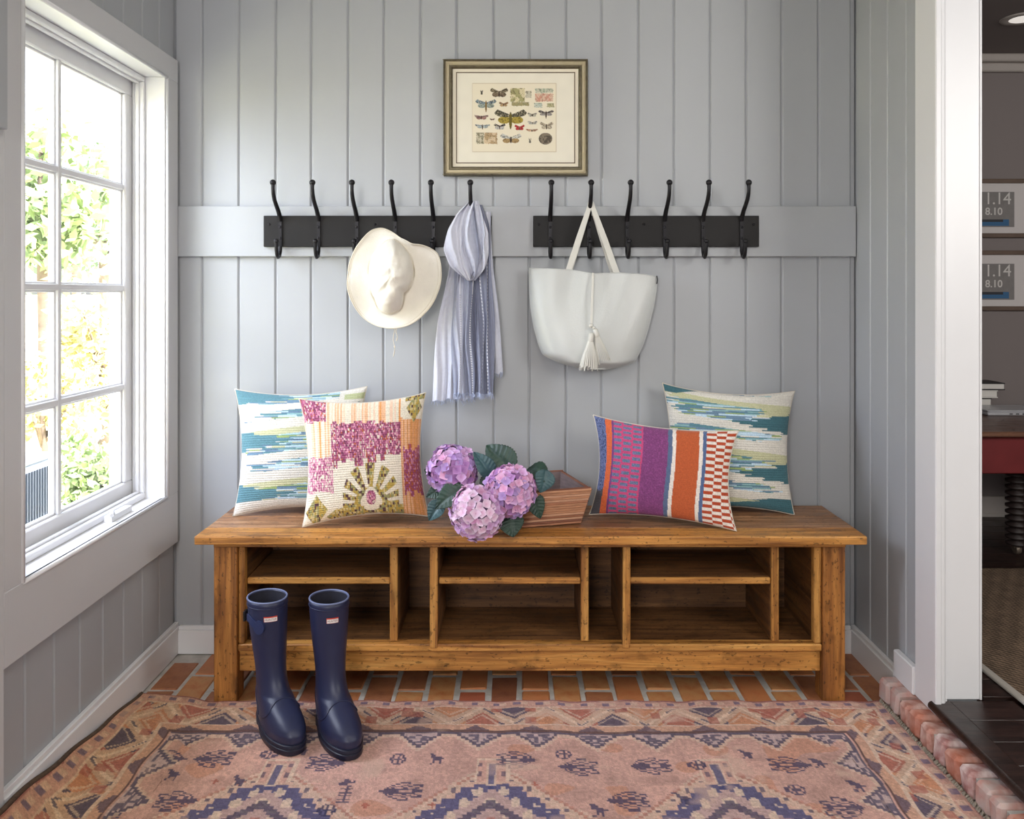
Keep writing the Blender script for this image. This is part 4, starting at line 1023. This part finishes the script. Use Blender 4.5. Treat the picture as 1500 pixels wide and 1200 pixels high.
# looped pouch in front
sheet([(294, 686, 695, 2.800), (312, 668, 697, 2.785), (335, 657, 698, 2.775), (365, 651, 700, 2.768), (390, 658, 701, 2.768), (403, 672, 699, 2.775), (411, 683, 694, 2.785)], 1.6, .022, scol([(0, PW*.95), (.5, PW), (.8, LB), (1, MBl)], seed=7), ph=.9, name='loop', nu=90)
sheet([(294, 689, 700, 2.800), (312, 692, 708, 2.785), (340, 697, 716, 2.775), (375, 699, 714, 2.772), (395, 694, 709, 2.774), (411, 686, 697, 2.785)], 1.1, .016, scol([(0, DB), (.35, LB), (1, PW)], (.15,), 8), ph=.3, name='loop', nu=60)
mb = MB(); rr = random.Random(4)
for Pf in fr_:
    e = Pf[-1]
    for i in range(0, len(e), 2):
        p = Vector(e[i]); L_ = rr.uniform(.008, .02); mb.tube([p+Vector((0, .0, .002)), p+Vector((rr.uniform(-.003, .003), rr.uniform(-.003, .001), -L_*.5)), p+Vector((rr.uniform(-.007, .007), rr.uniform(-.004, .002), -L_))], [.0009, .0008, .0004], 4)
M['fring2'] = mat('scarf_fringe', lin(176, 186, 212), .9)
obj('fringe', mb, M['fring2'], scarf, kind='stuff')

# ================================================================== TOTE BAG
bag = thing('tote_bag', 'off-white leather tote bag with two tassels hanging on the right rack', 'bag', (X(868, 2.8), 2.80, H-(541-VY)*2.8/F))
M['leather'] = mat('offwhite_leather', lin(202, 205, 203), .38, var=.02, vscale=5, bump=.25, bscale=170)
M['leather2'] = mat('cream_leather_strap', lin(216, 215, 207), .42, bump=.2, bscale=170)
M['bag_in'] = mat('bag_inside_suede', lin(120, 118, 108), .95)
outl = [(394, 775, 963), (420, 775.5, 961), (450, 777, 957), (480, 782, 950), (505, 789, 942), (520, 795, 935), (530, 815, 930), (537, 838, 912), (541, 860, 890)]
a = np.array(outl, float); nv, nu = 90, 100
s = np.linspace(0, 1, nv)**.8; s = (s-s[0])/(s[-1]-s[0]); py = 394+(541-394)*s
pl = np.interp(py, a[:, 0], a[:, 1]); pr = np.interp(py, a[:, 0], a[:, 2])
for arr in (pl, pr):
    for _ in range(6): arr[1:-1] = (arr[:-2]+2*arr[1:-1]+arr[2:])/4
U, V = np.meshgrid(np.linspace(0, 1, nu), s)
px = pl[:, None]*(1-U)+pr[:, None]*U
topc = (4*np.sin(np.pi*U)*0+np.interp(U, [0, .18, .33, .5, .7, .9, 1], [0, 1, 2.5, 8, 7, 9, 13])-1)*np.clip(1-V*2.2, 0, 1)
pyy = py[:, None]+topc+0*U
bel = np.clip(1-(2*U-1)**4, 0, 1)**.6
thk = (.035+.045*np.sin(np.pi*np.clip(V, 0, 1)**1.3*.62+.1))*bel*np.clip((1-V)/.06, .25, 1)**.5
thk += .010*np.exp(-((U-.22)/.06)**2)*np.exp(-(V/.5)**2)*0
dent = .012*np.exp(-((U-.33)/.10)**2)*np.clip(1-V, 0, 1)*1+.008*np.exp(-((U-.62)/.12)**2)*np.clip(1-V*1.3, 0, 1)
depf = 2.842-.006-thk+dent*.8+.0025*np.sin(U*22+V*6)*np.exp(-V*2)
Pf = np.stack([(px-VX)*depf/F, depf, H-(pyy-VY)*depf/F], -1)
depb = 2.842*np.ones_like(U); Pk = np.stack([(px-VX)*depb/F, depb, H-(pyy-VY)*depb/F], -1)
# real width kept: use the front sheet's x/z for the back near the rim
Pk[..., 0] = Pf[..., 0]; Pk[..., 2] = Pf[..., 2]; Pk[..., 1] = 2.842-.004*bel
Pi = Pf[:60].copy(); Pi[..., 1] += .003; Pi2 = Pk[:60].copy(); Pi2[..., 1] -= .0025
grid('body', Pf, None, M['leather'], bag)
grid('back', Pk[:, ::-1], None, M['leather'], bag)
grid('inside', Pi[:, ::-1], None, M['bag_in'], bag, extra=[(Pi2, None)])
mb = MB().tube([tuple(p) for p in Pf[0]], .0016, 6).tube([tuple(p) for p in Pk[0]], .0016, 6)
mb.tube([tuple(p) for p in Pf[:, 0]]+[tuple(p) for p in Pf[-1, ::4]]+[tuple(p) for p in Pf[::-1, -1]], .0015, 6)
obj('edge_seam', mb, M['leather'], bag, smooth=True)
hk = Vector((X(862.5, y0), y0-.040, H-(300-VY)*(y0-.04)/F))
def handle(pa, pb, dy, up, name='handle'):
    A, Bv = W(*pa), W(*pb); top = hk+Vector((0, dy, up))
    pts = [A+Vector((0, 0, -.045)), A, A.lerp(top, .5)+Vector((-.003, 0, 0)), A.lerp(top, .9), A.lerp(top, .97)+Vector((.0, 0, .003)), top+Vector((0, 0, .004)), Bv.lerp(top, .97)+Vector((.0, 0, .003)), Bv.lerp(top, .9), Bv.lerp(top, .5)+Vector((.002, 0, 0)), Bv, Bv+Vector((0, 0, -.045))]
    mb = MB().band(pts, (1, 0, .0), [.022, .022, .020, .014, .012, .012, .012, .014, .020, .022, .022], .0035); return obj(name, mb, M['leather2'], bag, bevel=.0008)
def band_xy(pts, wd, t, name, mt):
    """strap lying in the x-z plane facing the room"""
    mb = MB(); pts = [Vector(p) for p in pts]; vs = []; fs = []; wd = wd if isinstance(wd, list) else [wd]*len(pts)
    for i, p in enumerate(pts):
        tg = pts[min(i+1, len(pts)-1)]-pts[max(i-1, 0)]; sd = Vector((0, 1, 0)).cross(tg).normalized()
        nn = tg.cross(sd).normalized()
        for a_, b_ in ((-1, -1), (1, -1), (1, 1), (-1, 1)): vs.append(p+sd*a_*wd[i]/2+nn*b_*t/2)
    for i in range(len(pts)-1):
        for k in range(4): q = i*4+k; r2 = i*4+(k+1) % 4; fs.append((q, r2, r2+4, q+4))
    fs += [(3, 2, 1, 0), tuple((len(pts)-1)*4+k for k in range(4))]
    return obj(name, mb.add(vs, fs), mt, bag, bevel=.0006)
yfh = 2.813
tp = Vector((hk.x+.003, 2.797, H-(296-VY)*2.797/F))
A = W(831, 402, yfh); Bp = W(905, 405, yfh)
for dy_, off, wdt in ((0, 0, .021), (.018, .012, .016)):
    a_ = A+Vector((off*.6, dy_, 0)); b_ = Bp+Vector((-off, dy_, 0)); t_ = tp+Vector((0, dy_*.5, -.004 if dy_ else 0))
    if dy_ == 0: a0_ = a_+Vector((0, .002, -.035)); b0_ = b_+Vector((0, .002, -.035))
    else: a0_ = a_+Vector((0, .004, -.03)); b0_ = b_+Vector((0, .004, -.03))
    band_xy([a0_, a_, a_.lerp(t_, .5), a_.lerp(t_, .92), t_+Vector((-.003, 0, .001))], [wdt, wdt, wdt, wdt*.75, wdt*.6], .003, 'handle', M['leather2'])
    band_xy([b0_, b_, b_.lerp(t_, .5), b_.lerp(t_, .92), t_+Vector((.003, 0, .001))], [wdt, wdt, wdt, wdt*.75, wdt*.6], .003, 'handle', M['leather2'])
    obj('handle_top', MB().tube([t_+Vector((-.005, 0, -.004)), t_+Vector((-.003, 0, .003)), t_+Vector((.003, 0, .003)), t_+Vector((.005, 0, -.004))], .0035, 8), M['leather2'], bag, smooth=True)
# cord and tassels
yt = 2.748
band_xy([W(869, 400, 2.790), W(868.5, 405, 2.782), W(868, 425, 2.765), W(867, 452, 2.752), W(866.5, 474, yt)], .008, .003, 'cord', M['leather2'])
obj('knot', MB().ball(W(866, 477, yt-.002), .0075, 10, 7).ball(W(870, 480, yt-.004), .0055, 8, 6), M['leather2'], bag, smooth=True)
def tassel(top, bot, r0, r1, nst=16):
    top, bot = W(*top), W(*bot); ax = (bot-top); L_ = ax.length; ax.normalize(); s1_ = Vector((0, 1, 0)); s1_ = (s1_-ax*s1_.dot(ax)).normalized(); s2_ = ax.cross(s1_)
    mb = MB(); hd = .22
    mb.tube([top-ax*.004, top, top+ax*L_*hd*.9, top+ax*L_*hd], [r0*.5, r0, r0*1.08, r0*.9], 14)
    o = obj('tassel', mb, M['leather2'], bag, smooth=True, auto=50)
    st = MB()
    for k in range(nst):
        a_ = 2*math.pi*k/nst; d0 = (s1_*math.cos(a_)*.55+s2_*math.sin(a_)); rr_ = random.Random(k).uniform(.9, 1.06)
        st.band([top+ax*L_*hd*.8+d0*r0*.8, top+ax*L_*.6+d0*(r0+r1)*.55, top+ax*L_*rr_+d0*r1], (-s1_*math.sin(a_)*.55+s2_*math.cos(a_)), [r0*.22, r1*.125, r1*.12], .0014)
    obj('tassel_strips', st, M['leather2'], o, kind='stuff')
tassel((866, 489, yt), (862, 541, yt-.006), .009, .031, 26)
tassel((872, 483, yt+.002), (884, 530, yt+.002), .0085, .024, 24)
obj('zipper_pull', MB().tube([W(962, 404, 2.825), W(963, 410, 2.822), W(962, 416, 2.822)], .0018, 7), M['iron'], bag, smooth=True)

# ================================================================== FRAMED PRINT
fx0, fx1 = X(649, 2.845), X(861.5, 2.845); fz1, fz0 = H+(VY-85.5)*2.845/F, H+(VY-257)*2.845/F
pic = thing('picture_frame', 'antique silver-gold frame with a butterfly and moth print above the hook racks', 'picture', ((fx0+fx1)/2, 2.87, fz0))
def ring_loft(prof, m_, name, parent, n_sub=1):
    vs = []; fs = []
    for ins, dp in prof:
        for x_, z_ in ((fx0+ins, fz0+ins), (fx1-ins, fz0+ins), (fx1-ins, fz1-ins), (fx0+ins, fz1-ins)): vs.append((x_, 2.872-dp, z_))
    for i in range(len(prof)-1):
        for k in range(4): a_ = i*4+k; b_ = i*4+(k+1) % 4; fs.append((a_, b_, b_+4, a_+4))
    return obj(name, MB().add(vs, fs), m_, parent)
M['silver'] = mat('aged_silver_leaf', lin(118, 110, 88), .42, metal=.6, var=.35, vscale=60, vcol2=lin(84, 76, 62), bump=.6, bscale=160)
M['gold'] = mat('pale_gold_leaf', lin(188, 176, 146), .45, metal=.3, var=.15, vscale=40, vcol2=lin(170, 158, 128), bump=.3, bscale=120)
M['matb'] = mat('cream_mat_board', lin(232, 224, 204), .85); M['brline'] = mat('brown_fillet', lin(96, 78, 58), .5, metal=.3)
ring_loft([(0, 0), (0, .020), (.002, .024), (.005, .024), (.0065, .021), (.0085, .021)], M['silver'], 'outer_molding', pic)
ring_loft([(.0085, .021), (.009, .017), (.0115, .0165), (.013, .019), (.019, .0195), (.022, .016)], M['gold'], 'inner_molding', pic)
ring_loft([(.022, .016), (.023, .0195), (.027, .020), (.030, .017), (.0325, .012)], M['silver'], 'inner_lip', pic)
obj('back_board', MB().box(fx0+.003, fx1-.003, 2.8615, 2.872, fz0+.003, fz1-.003), M['matb'], pic)
ring_loft([(.034, .012), (.0435, .012), (.0435, .0125)], M['matb'], 'liner', pic)
obj('mat_board', MB().box(fx0+.0325, fx1-.0325, 2.8602, 2.8614, fz0+.0325, fz1-.0325), M['matb'], pic)
ring_loft([(.0435, .0118), (.0437, .0142), (.0465, .0142), (.0467, .0118)], M['brline'], 'fillet', pic)
bdm = MB()   # beaded outer edge
for k in range(100):
    f = k/100; 
    for p in ((fx0+(fx1-fx0)*f, fz0+.0035), (fx0+(fx1-fx0)*f, fz1-.0035)): bdm.ball((p[0], 2.8475, p[1]), .002, 5, 3)
for k in range(80):
    f = k/80
    for p in ((fx0+.0035, fz0+(fz1-fz0)*f), (fx1-.0035, fz0+(fz1-fz0)*f)): bdm.ball((p[0], 2.8475, p[1]), .002, 5, 3)
obj('beading', bdm, M['silver'], pic, kind='stuff')
def print_col(U, V):
    # coordinates in the zoomed crop of the print: x 300..1165, y 230..875
    x = 300+865*U; y = 230+645*V
    c = np.ones(U.shape+(3,))*L3((232, 226, 210)); c = c*(.97+.05*vnoise(x, y, 60, 81))[..., None]
    def put(k, col, a_=1.):
        nonlocal c; c = np.where(k[..., None], c*(1-a_)+np.array(col)*a_, c)
    plate = (x > 416) & (x < 1030) & (y > 306) & (y < 796); put(plate, L3((230, 220, 196)), .8)
    put(((np.abs(x-416) < 2) | (np.abs(x-1030) < 2)) & (y > 306) & (y < 796), L3((190, 172, 140)), .7); put(((np.abs(y-306) < 2) | (np.abs(y-796) < 2)) & (x > 416) & (x < 1030), L3((190, 172, 140)), .7)
    nz = vnoise(x, y, 7, 83); nz2 = vnoise(x, y, 4, 84)
    def moth(cx, cy, w_, h_, cf, cb, body=(70, 55, 45), tilt=.45, blen=1.0, spots=True):
        dx = np.abs(x-cx)/w_; dy = (y-cy)/h_
        # fore wing: from body upwards and outwards
        a1 = dx*math.cos(tilt)-dy*math.sin(tilt)*1.0; b1 = dx*math.sin(tilt)+dy*math.cos(tilt)
        fw = (a1 > 0) & (a1 < 1.02) & (b1 > -.16-.22*a1) & (b1 < .05+.42*a1*(1-(a1-.0)**3)-.0)
        hw = ((dx-.36)/.36)**2+((dy-.36)/.40)**2 < 1
        put(hw, L3(cb)); put(hw & (nz > .6), L3(cb)*.45, .8)
        put(fw, L3(cf)); 
        if spots: put(fw & (nz > .55), L3(cf)*.35, .85); put(fw & (nz2 > .75), L3((222, 208, 176)), .7)
        bd_ = (dx/(.085))**2+((dy-.25*blen)/(.55*blen))**2 < 1; put(bd_, L3(body))
    moth(612, 372, 72, 42, (120, 108, 86), (120, 104, 84)); moth(516, 452, 84, 40, (120, 138, 148), (150, 160, 150), (128, 104, 60), blen=1.9)
    moth(645, 455, 38, 22, (150, 110, 76), (180, 150, 110)); moth(696, 545, 128, 66, (84, 80, 66), (168, 148, 66), (104, 92, 40), blen=1.7)
    moth(482, 545, 50, 26, (142, 110, 106), (160, 120, 112), tilt=.1); moth(562, 562, 18, 10, (110, 80, 60), (120, 90, 70), tilt=.1)
    moth(855, 530, 38, 18, (140, 136, 124), (180, 176, 160)); moth(956, 518, 62, 26, (84, 76, 78), (160, 152, 146), blen=1.9)
    moth(490, 610, 54, 22, (140, 152, 156), (176, 186, 186), tilt=.1, blen=1.5); moth(616, 615, 46, 28, (84, 80, 82), (190, 186, 180)); moth(762, 622, 40, 26, (166, 50, 52), (176, 60, 60), spots=False)
    moth(856, 588, 40, 16, (166, 164, 158), (196, 192, 182)); moth(852, 640, 44, 16, (170, 116, 86), (206, 178, 150), tilt=.1); moth(960, 608, 54, 34, (178, 164, 142), (188, 176, 154))
    moth(698, 700, 84, 44, (196, 196, 190), (168, 140, 96)); moth(484, 370, 10, 22, (70, 66, 56), (70, 66, 56)); moth(838, 715, 10, 24, (100, 96, 84), (100, 96, 84))
    def patch(x0, x1, y0_, y1, c1, c2, s_):
        k = (x > x0+8*(nz-.5)) & (x < x1+8*(nz-.5)) & (y > y0_) & (y < y1+10*(nz-.5)); z_ = vnoise(x, y, s_, int(x0))
        put(k, L3(c1), .85); put(k & (z_ > .5), L3(c2), .8); put(k & (vnoise(x, y, s_*.4, int(y0_)) > .72), L3((92, 84, 60)), .6)
    patch(694, 800, 340, 440, (208, 196, 154), (150, 146, 96), 22); patch(705, 830, 440, 468, (128, 122, 78), (164, 152, 110), 12); patch(806, 848, 362, 410, (190, 184, 164), (140, 132, 114), 9)
    patch(876, 1008, 342, 375, (150, 166, 144), (206, 200, 180), 9); patch(876, 1008, 378, 436, (200, 132, 112), (216, 190, 166), 10); patch(868, 926, 446, 480, (186, 192, 178), (176, 186, 172), 20); patch(962, 1014, 450, 478, (186, 180, 140), (150, 146, 104), 8)
    patch(444, 500, 658, 738, (190, 182, 158), (134, 128, 106), 14); patch(502, 598, 658, 738, (204, 180, 146), (170, 142, 104), 18)
    k = ((x-952)/50)**2+((y-702)/42)**2 < 1; put(k, L3((128, 116, 100))); put(k & (vnoise(x, y, 9, 88) > .55), L3((88, 80, 70)))
    return c
gx, gz = np.meshgrid(np.linspace(fx0+.0455, fx1-.0455, 330), np.linspace(fz1-.0455, fz0+.0455, 250))
UU, VV = np.meshgrid(np.linspace(0, 1, 330), np.linspace(0, 1, 250))
Pp = np.stack([gx, np.full_like(gx, 2.8596), gz], -1)
grid('print', Pp, print_col(UU, VV), M['print'], pic)

# ================================================================== STUDY FURNISHINGS
def text_mesh(body, size, x, y, z, mt, parent, font_off=0, space=1):
    cu = bpy.data.curves.new('t', 'FONT'); cu.body = body; cu.size = size; cu.align_x = 'LEFT'; cu.space_character = space; cu.offset = font_off
    to = bpy.data.objects.new('t', cu); C.objects.link(to); dg = bpy.context.evaluated_depsgraph_get()
    me = bpy.data.meshes.new_from_object(to.evaluated_get(dg)); bpy.data.objects.remove(to)
    mb = MB().add([(x+v.co.x, y, z+v.co.y) for v in me.vertices], [tuple(p.vertices) for p in me.polygons])
    return obj('lettering', mb, mt, parent)
M['fr_wood'] = mat('brown_frame_wood', lin(96, 78, 66), .5, var=.15, vscale=20); M['fr_mat'] = mat('white_mat', lin(206, 200, 198), .8)
M['fr_grey'] = mat('slate_print', lin(128, 124, 122), .8, var=.08, vscale=40); M['fr_txt'] = mat('chalk_letters', lin(206, 202, 198), .8); M['fr_blue'] = mat('blue_print_strip', lin(54, 98, 138), .7); M['fr_dk'] = mat('dark_print_strip', lin(48, 50, 56), .7)
yf = YF-.001
Wf = lambda px, py: W(px, py, yf-.02)
for (t0, t1, lab) in ((262, 348, 'upper brown wooden frame with grey number print on the study wall'), (367, 455, 'lower brown wooden frame with grey number print on the study wall')):
    a_, b_ = Wf(1400, t0), Wf(1522, t1)
    t = thing('picture_frame', lab, 'picture', ((a_.x+b_.x)/2, yf, b_.z), 'number prints in the study')
    th = .022
    mb = MB()
    for q in ((a_.x, b_.x, a_.z-th, a_.z), (a_.x, b_.x, b_.z, b_.z+th), (a_.x, a_.x+th, b_.z+th, a_.z-th), (b_.x-th, b_.x, b_.z+th, a_.z-th)): mb.box(q[0], q[1], yf-.024, yf, q[2], q[3])
    obj('frame', mb, M['fr_wood'], t, bevel=.002)
    obj('mat_board', MB().box(a_.x+th, b_.x-th, yf-.012, yf-.001, b_.z+th, a_.z-th), M['fr_mat'], t)
    h_ = t1-t0; g0, g1 = Wf(1420, t0+.22*h_), Wf(1487, t0+.82*h_)
    obj('print', MB().box(g0.x, g1.x, yf-.0135, yf-.0122, g1.z, g0.z), M['fr_grey'], t)
    p_ = Wf(1431, t0+.43*h_); text_mesh('11.14', .088, p_.x, yf-.0142, p_.z, M['fr_txt'], t, .0, .92)
    p_ = Wf(1444, t0+.61*h_); text_mesh('8.10', .052, p_.x, yf-.0142, p_.z, M['fr_txt'], t, .001)
    c0, c1 = Wf(1430, t0+.69*h_), Wf(1479, t0+.80*h_); obj('print_strip', MB().box(c0.x, c1.x, yf-.0142, yf-.0136, c1.z, c0.z), M['fr_blue'], t)
    obj('print_strip', MB().box(c0.x, c1.x-.03, yf-.0146, yf-.0143, c1.z+.02, c0.z), M['fr_dk'], t)
# recessed light
M['emit'] = bpy.data.materials.new('lamp_glow'); M['emit'].use_nodes = True; bs = M['emit'].node_tree.nodes['Principled BSDF']; bs.inputs['Emission Color'].default_value = (1, .93, .85, 1); bs.inputs['Emission Strength'].default_value = .55; bs.inputs['Base Color'].default_value = (.7, .7, .7, 1)
rl = thing('recessed_light', 'round white recessed downlight in the study ceiling', 'ceiling light', (2.25, 3.66, 2.469))
obj('trim_ring', MB().lathe((2.25, 3.66, 2.4695), [(.055, 0), (.058, -.004), (.085, -.006), (.09, -.001), (.09, 0)], 32), M['study_trim'], rl, smooth=True)
obj('lamp', MB().lathe((2.25, 3.66, 2.4695), [(.001, -.0062), (.050, -.0062), (.054, -.0045)], 28), M['emit'], rl)
# desk
zt = .681; desk = thing('writing_desk', 'red-painted desk with a brown top and spool-turned leg in the study', 'desk', (2.5, 3.8, .105))
M['desktop'] = wood('desk_top_wood', lin(128, 92, 72), lin(100, 68, 54), lin(64, 42, 36), axis=0, rough=.25); M['redp'] = mat('dark_red_paint', lin(112, 36, 38), .45, var=.15, vscale=10); M['dkw'] = mat('dark_turned_wood', lin(40, 30, 28), .45)
obj('top', MB().box(1.85, 3.2, 3.39, 4.22, zt-.022, zt), M['desktop'], desk, bevel=.004)
obj('apron', MB().box(1.9, 3.15, 3.43, 4.18, zt-.18, zt-.0225), M['redp'], desk, bevel=.004)
for lx, ly in ((2.20, 3.62), (2.20, 4.05), (2.95, 3.62), (2.95, 4.05)):
    zb0, zt0 = .145, zt-.181; prof = []; K = 13
    for k in range(K):
        z_ = zb0+(zt0-zb0)*k/K; dz = (zt0-zb0)/K
        prof += [(.022, z_), (.046, z_+dz*.3), (.046, z_+dz*.6), (.022, z_+dz*.95)]
    prof.append((.045, zt0)); lg = obj('leg', MB().lathe((lx, ly, 0), prof, 16), M['dkw'], desk, smooth=True)
    obj('caster', MB().lathe((lx, ly, .131), [(.004, -.012), (.02, -.011), (.0235, -.004), (.0235, .004), (.02, .011), (.004, .012)], 16, 'X').box(lx-.016, lx+.016, ly-.008, ly+.008, .135, .148), mat('brass_caster', lin(120, 108, 96), .4, metal=.5), lg, smooth=True, auto=40)
# laptop and books on it
M['alu'] = mat('silver_laptop', lin(196, 196, 200), .35, metal=.3); M['bk1'] = mat('white_book', lin(214, 210, 204), .7); M['bk2'] = mat('black_book', lin(36, 34, 36), .6)
lp = thing('laptop', 'closed silver laptop lying on the study desk', 'laptop', (2.3, 3.93, zt))
x0, x1 = 2.20, 2.55
obj('base', MB().box(x0, x1, 3.84, 4.03, zt+.001, zt+.016), M['alu'], lp, bevel=.003); obj('lid', MB().box(x0, x1, 3.84, 4.03, zt+.017, zt+.026), M['alu'], lp, bevel=.003)
pm = MB()
for k in range(3): pm.box(2.30+.03*k, 2.315+.03*k, 3.839, 3.842, zt+.006, zt+.011)
obj('port', pm, M['bk2'], lp)
def book(z_, x0, x1, m_, lab, h_):
    t = thing('book', lab, 'book', ((x0+x1)/2, 4.12, z_), 'books on the study desk')
    obj('cover', MB().box(x0, x1, 4.05, 4.20, z_, z_+.005).box(x0, x1, 4.05, 4.20, z_+h_-.005, z_+h_).box(x0, x0+.005, 4.05, 4.20, z_+.005, z_+h_-.005), m_, t, bevel=.001)
    obj('pages', MB().box(x0+.006, x1-.004, 4.054, 4.196, z_+.0055, z_+h_-.0055), M['bk1'], t)
book(zt+.0005, 2.02, 2.34, M['bk2'], 'thick black-covered book lowest in the short stack on the study desk', .055)
book(zt+.056, 2.03, 2.37, M['bk1'], 'pale book in the middle of the stack on the study desk', .038)
book(zt+.095, 2.05, 2.405, M['bk2'], 'dark slanted book on top of the stack on the study desk', .035)
# sisal rug
sr = thing('sisal_rug', 'woven brown sisal rug with pale border on the study floor', 'rug', (2.4, 2.4, .106))
m = mat('sisal_weave', lin(128, 106, 86), .95, var=.3, vscale=14, bump=1, bscale=70); n = m.node_tree.nodes; l = m.node_tree.links
wv = n.new('ShaderNodeTexWave'); wv.inputs['Scale'].default_value = 28; wv.bands_direction = 'DIAGONAL'; wv.inputs['Distortion'].default_value = 3; wv.inputs['Detail'].default_value = 2
tc = n.new('ShaderNodeTexCoord'); l.new(tc.outputs['Object'], wv.inputs[0]); 
bsd = n['Principled BSDF']; old = bsd.inputs['Base Color'].links[0].from_socket; mx = n.new('ShaderNodeMix'); mx.data_type = 'RGBA'; mx.blend_type = 'MULTIPLY'; mx.inputs[0].default_value = .75
l.new(old, mx.inputs[6]); l.new(wv.outputs[0], mx.inputs[7]); l.new(mx.outputs[2], bsd.inputs['Base Color'])
sx_, sy_ = np.meshgrid(np.linspace(1.435, 3.0, 260), np.linspace(1.2, 3.42, 360))
kx = np.floor(sx_/.018); z_ = .112+.0022*np.sin(sx_/.018*2*np.pi)*np.sin(sy_/.018*2*np.pi+np.pi*(kx % 2))
grid('weave', np.stack([sx_, sy_, z_], -1), None, m, sr)
obj('border', MB().box(1.412, 1.437, 1.2, 3.44, .1055, .1155), mat('pale_rug_border', lin(176, 170, 162), .9, bump=.6, bscale=200), sr, bevel=.003)

# ================================================================== OUTSIDE
M['lawn'] = mat('pale_dry_lawn', lin(190, 192, 150), .95, var=.2, vscale=1.2, vcol2=lin(214, 204, 170), bump=.5, bscale=10)
obj('ground', MB().box(-600, XO-.02, -30, 900, -.6, -.5), M['lawn'], kind='structure')
M['ac'] = mat('grey_ac_metal', lin(150, 158, 170), .5, metal=.2); M['acd'] = mat('dark_grille', lin(70, 78, 90), .6)
ac = thing('air_conditioner', 'grey outdoor air conditioner unit seen through the lowest left window pane', 'air conditioner', (-3.3, 4.78, -.5))
rgt = -2.90
obj('casing', MB().box(-3.7, rgt, 4.38, 5.18, -.5, .225), M['ac'], ac, bevel=.015)
obj('lid', MB().box(-3.73, rgt+.02, 4.36, 5.20, .227, .257), M['ac'], ac, bevel=.012)
sl = MB()
for k in range(26): sl.box(rgt+.001, rgt+.010, 4.42+k*.028, 4.43+k*.028, -.42, .18)
obj('louvers', sl, M['acd'], ac, kind='stuff')
obj('badge', MB().box(rgt+.011, rgt+.016, 4.62, 4.74, -.10, -.04), M['acd'], ac)
obj('fan_grille', MB().lathe((-3.3, 4.78, .258), [(.02, .0), (.30, .0), (.30, .012), (.02, .02)], 24), M['acd'], ac)
gl_ = [mat('foliage_'+nm, lin(*c_), .6, var=.3, vscale=2, rndobj=.1) for nm, c_ in (('green', (158, 176, 124)), ('yellow', (212, 204, 140)), ('olive', (176, 182, 140)), ('soft', (146, 168, 132)))]
M['bark'] = mat('bark', lin(120, 104, 90), .9, var=.3, vscale=10, bump=.8)
def tree(name, label, cat, cx, cy, h0, h1, r_, nl, ls, mt, seed, group):
    rg = np.random.default_rng(seed); t = thing(name, label, cat, (cx, cy, -.5), group)
    # clumps
    cl = rg.normal(size=(14, 3)); cl /= np.linalg.norm(cl, axis=1)[:, None]; cl *= rg.uniform(.3, .85, (14, 1)); cc = cl*np.array([r_, r_, (h1-h0)/2])+np.array([cx, cy, (h0+h1)/2])
    pk = cc[rg.integers(0, 14, nl)]; p = pk+rg.normal(size=(nl, 3))*r_*.17
    a_ = rg.normal(size=(nl, 3)); a_ /= np.linalg.norm(a_, axis=1)[:, None]; b_ = np.cross(a_, rg.normal(size=(nl, 3))); b_ /= np.linalg.norm(b_, axis=1)[:, None]
    s_ = ls*rg.uniform(.6, 1.2, (nl, 1)); V_ = np.stack([p-a_*s_, p+b_*s_*.5, p+a_*s_, p-b_*s_*.5], 1).reshape(-1, 3)
    mb = MB(); mb.v = [tuple(v) for v in V_]; mb.f = [(4*i, 4*i+1, 4*i+2, 4*i+3) for i in range(nl)]
    o = obj('foliage', mb, mt, t, kind='stuff')
    tr_ = MB(); tr_.tube([(cx, cy, -.5), (cx+.05, cy, (h0-.5)/2), (cx, cy, h0+(h1-h0)*.4), (cx, cy, h1-.3*(h1-h0))], [r_*.07, r_*.06, r_*.045, r_*.02], 8)
    for q in cc[:7]: tr_.tube([(cx, cy, h0+.2*(h1-h0)), tuple((np.array([cx, cy, h0+.4*(h1-h0)])+q)/2), tuple(q)], [r_*.03, r_*.02, r_*.008], 5)
    obj('trunk', tr_, M['bark'], t, smooth=True)
for i, (nm, lab, cat, px, y, h0, h1, r_, nl, ls, mi) in enumerate((
    ('broadleaf_tree', 'green tree with a loose crown behind the window panes, left pane column', 'tree', 60, 11, 1.2, 4.0, 1.3, 2600, .11, 0),
    ('broadleaf_tree', 'green tree crown seen in the second row of the right-hand window panes', 'tree', 150, 15.5, 1.3, 4.3, 1.6, 2200, .12, 3),
    ('broadleaf_tree', 'pale tree farthest off outside the window', 'tree', 110, 24, 2.2, 6.5, 2.2, 2200, .16, 2),
    ('garden_shrub', 'yellow-leaved shrub in the third row of right-hand window panes', 'shrub', 150, 9.6, -.3, 1.45, .85, 2200, .06, 1),
    ('garden_shrub', 'yellowish low shrub outside, above the air conditioner in the window', 'shrub', 62, 7.2, -.3, .75, .5, 1300, .05, 1),
    ('garden_shrub', 'green low shrub outside the lowest right window pane', 'shrub', 158, 6.2, -.5, .4, .42, 1700, .045, 0))):
    tree(nm, lab, cat, (px-VX)*y/F, y, h0, h1, r_, nl, ls, gl_[mi], 40+i, 'garden plants outside the window')
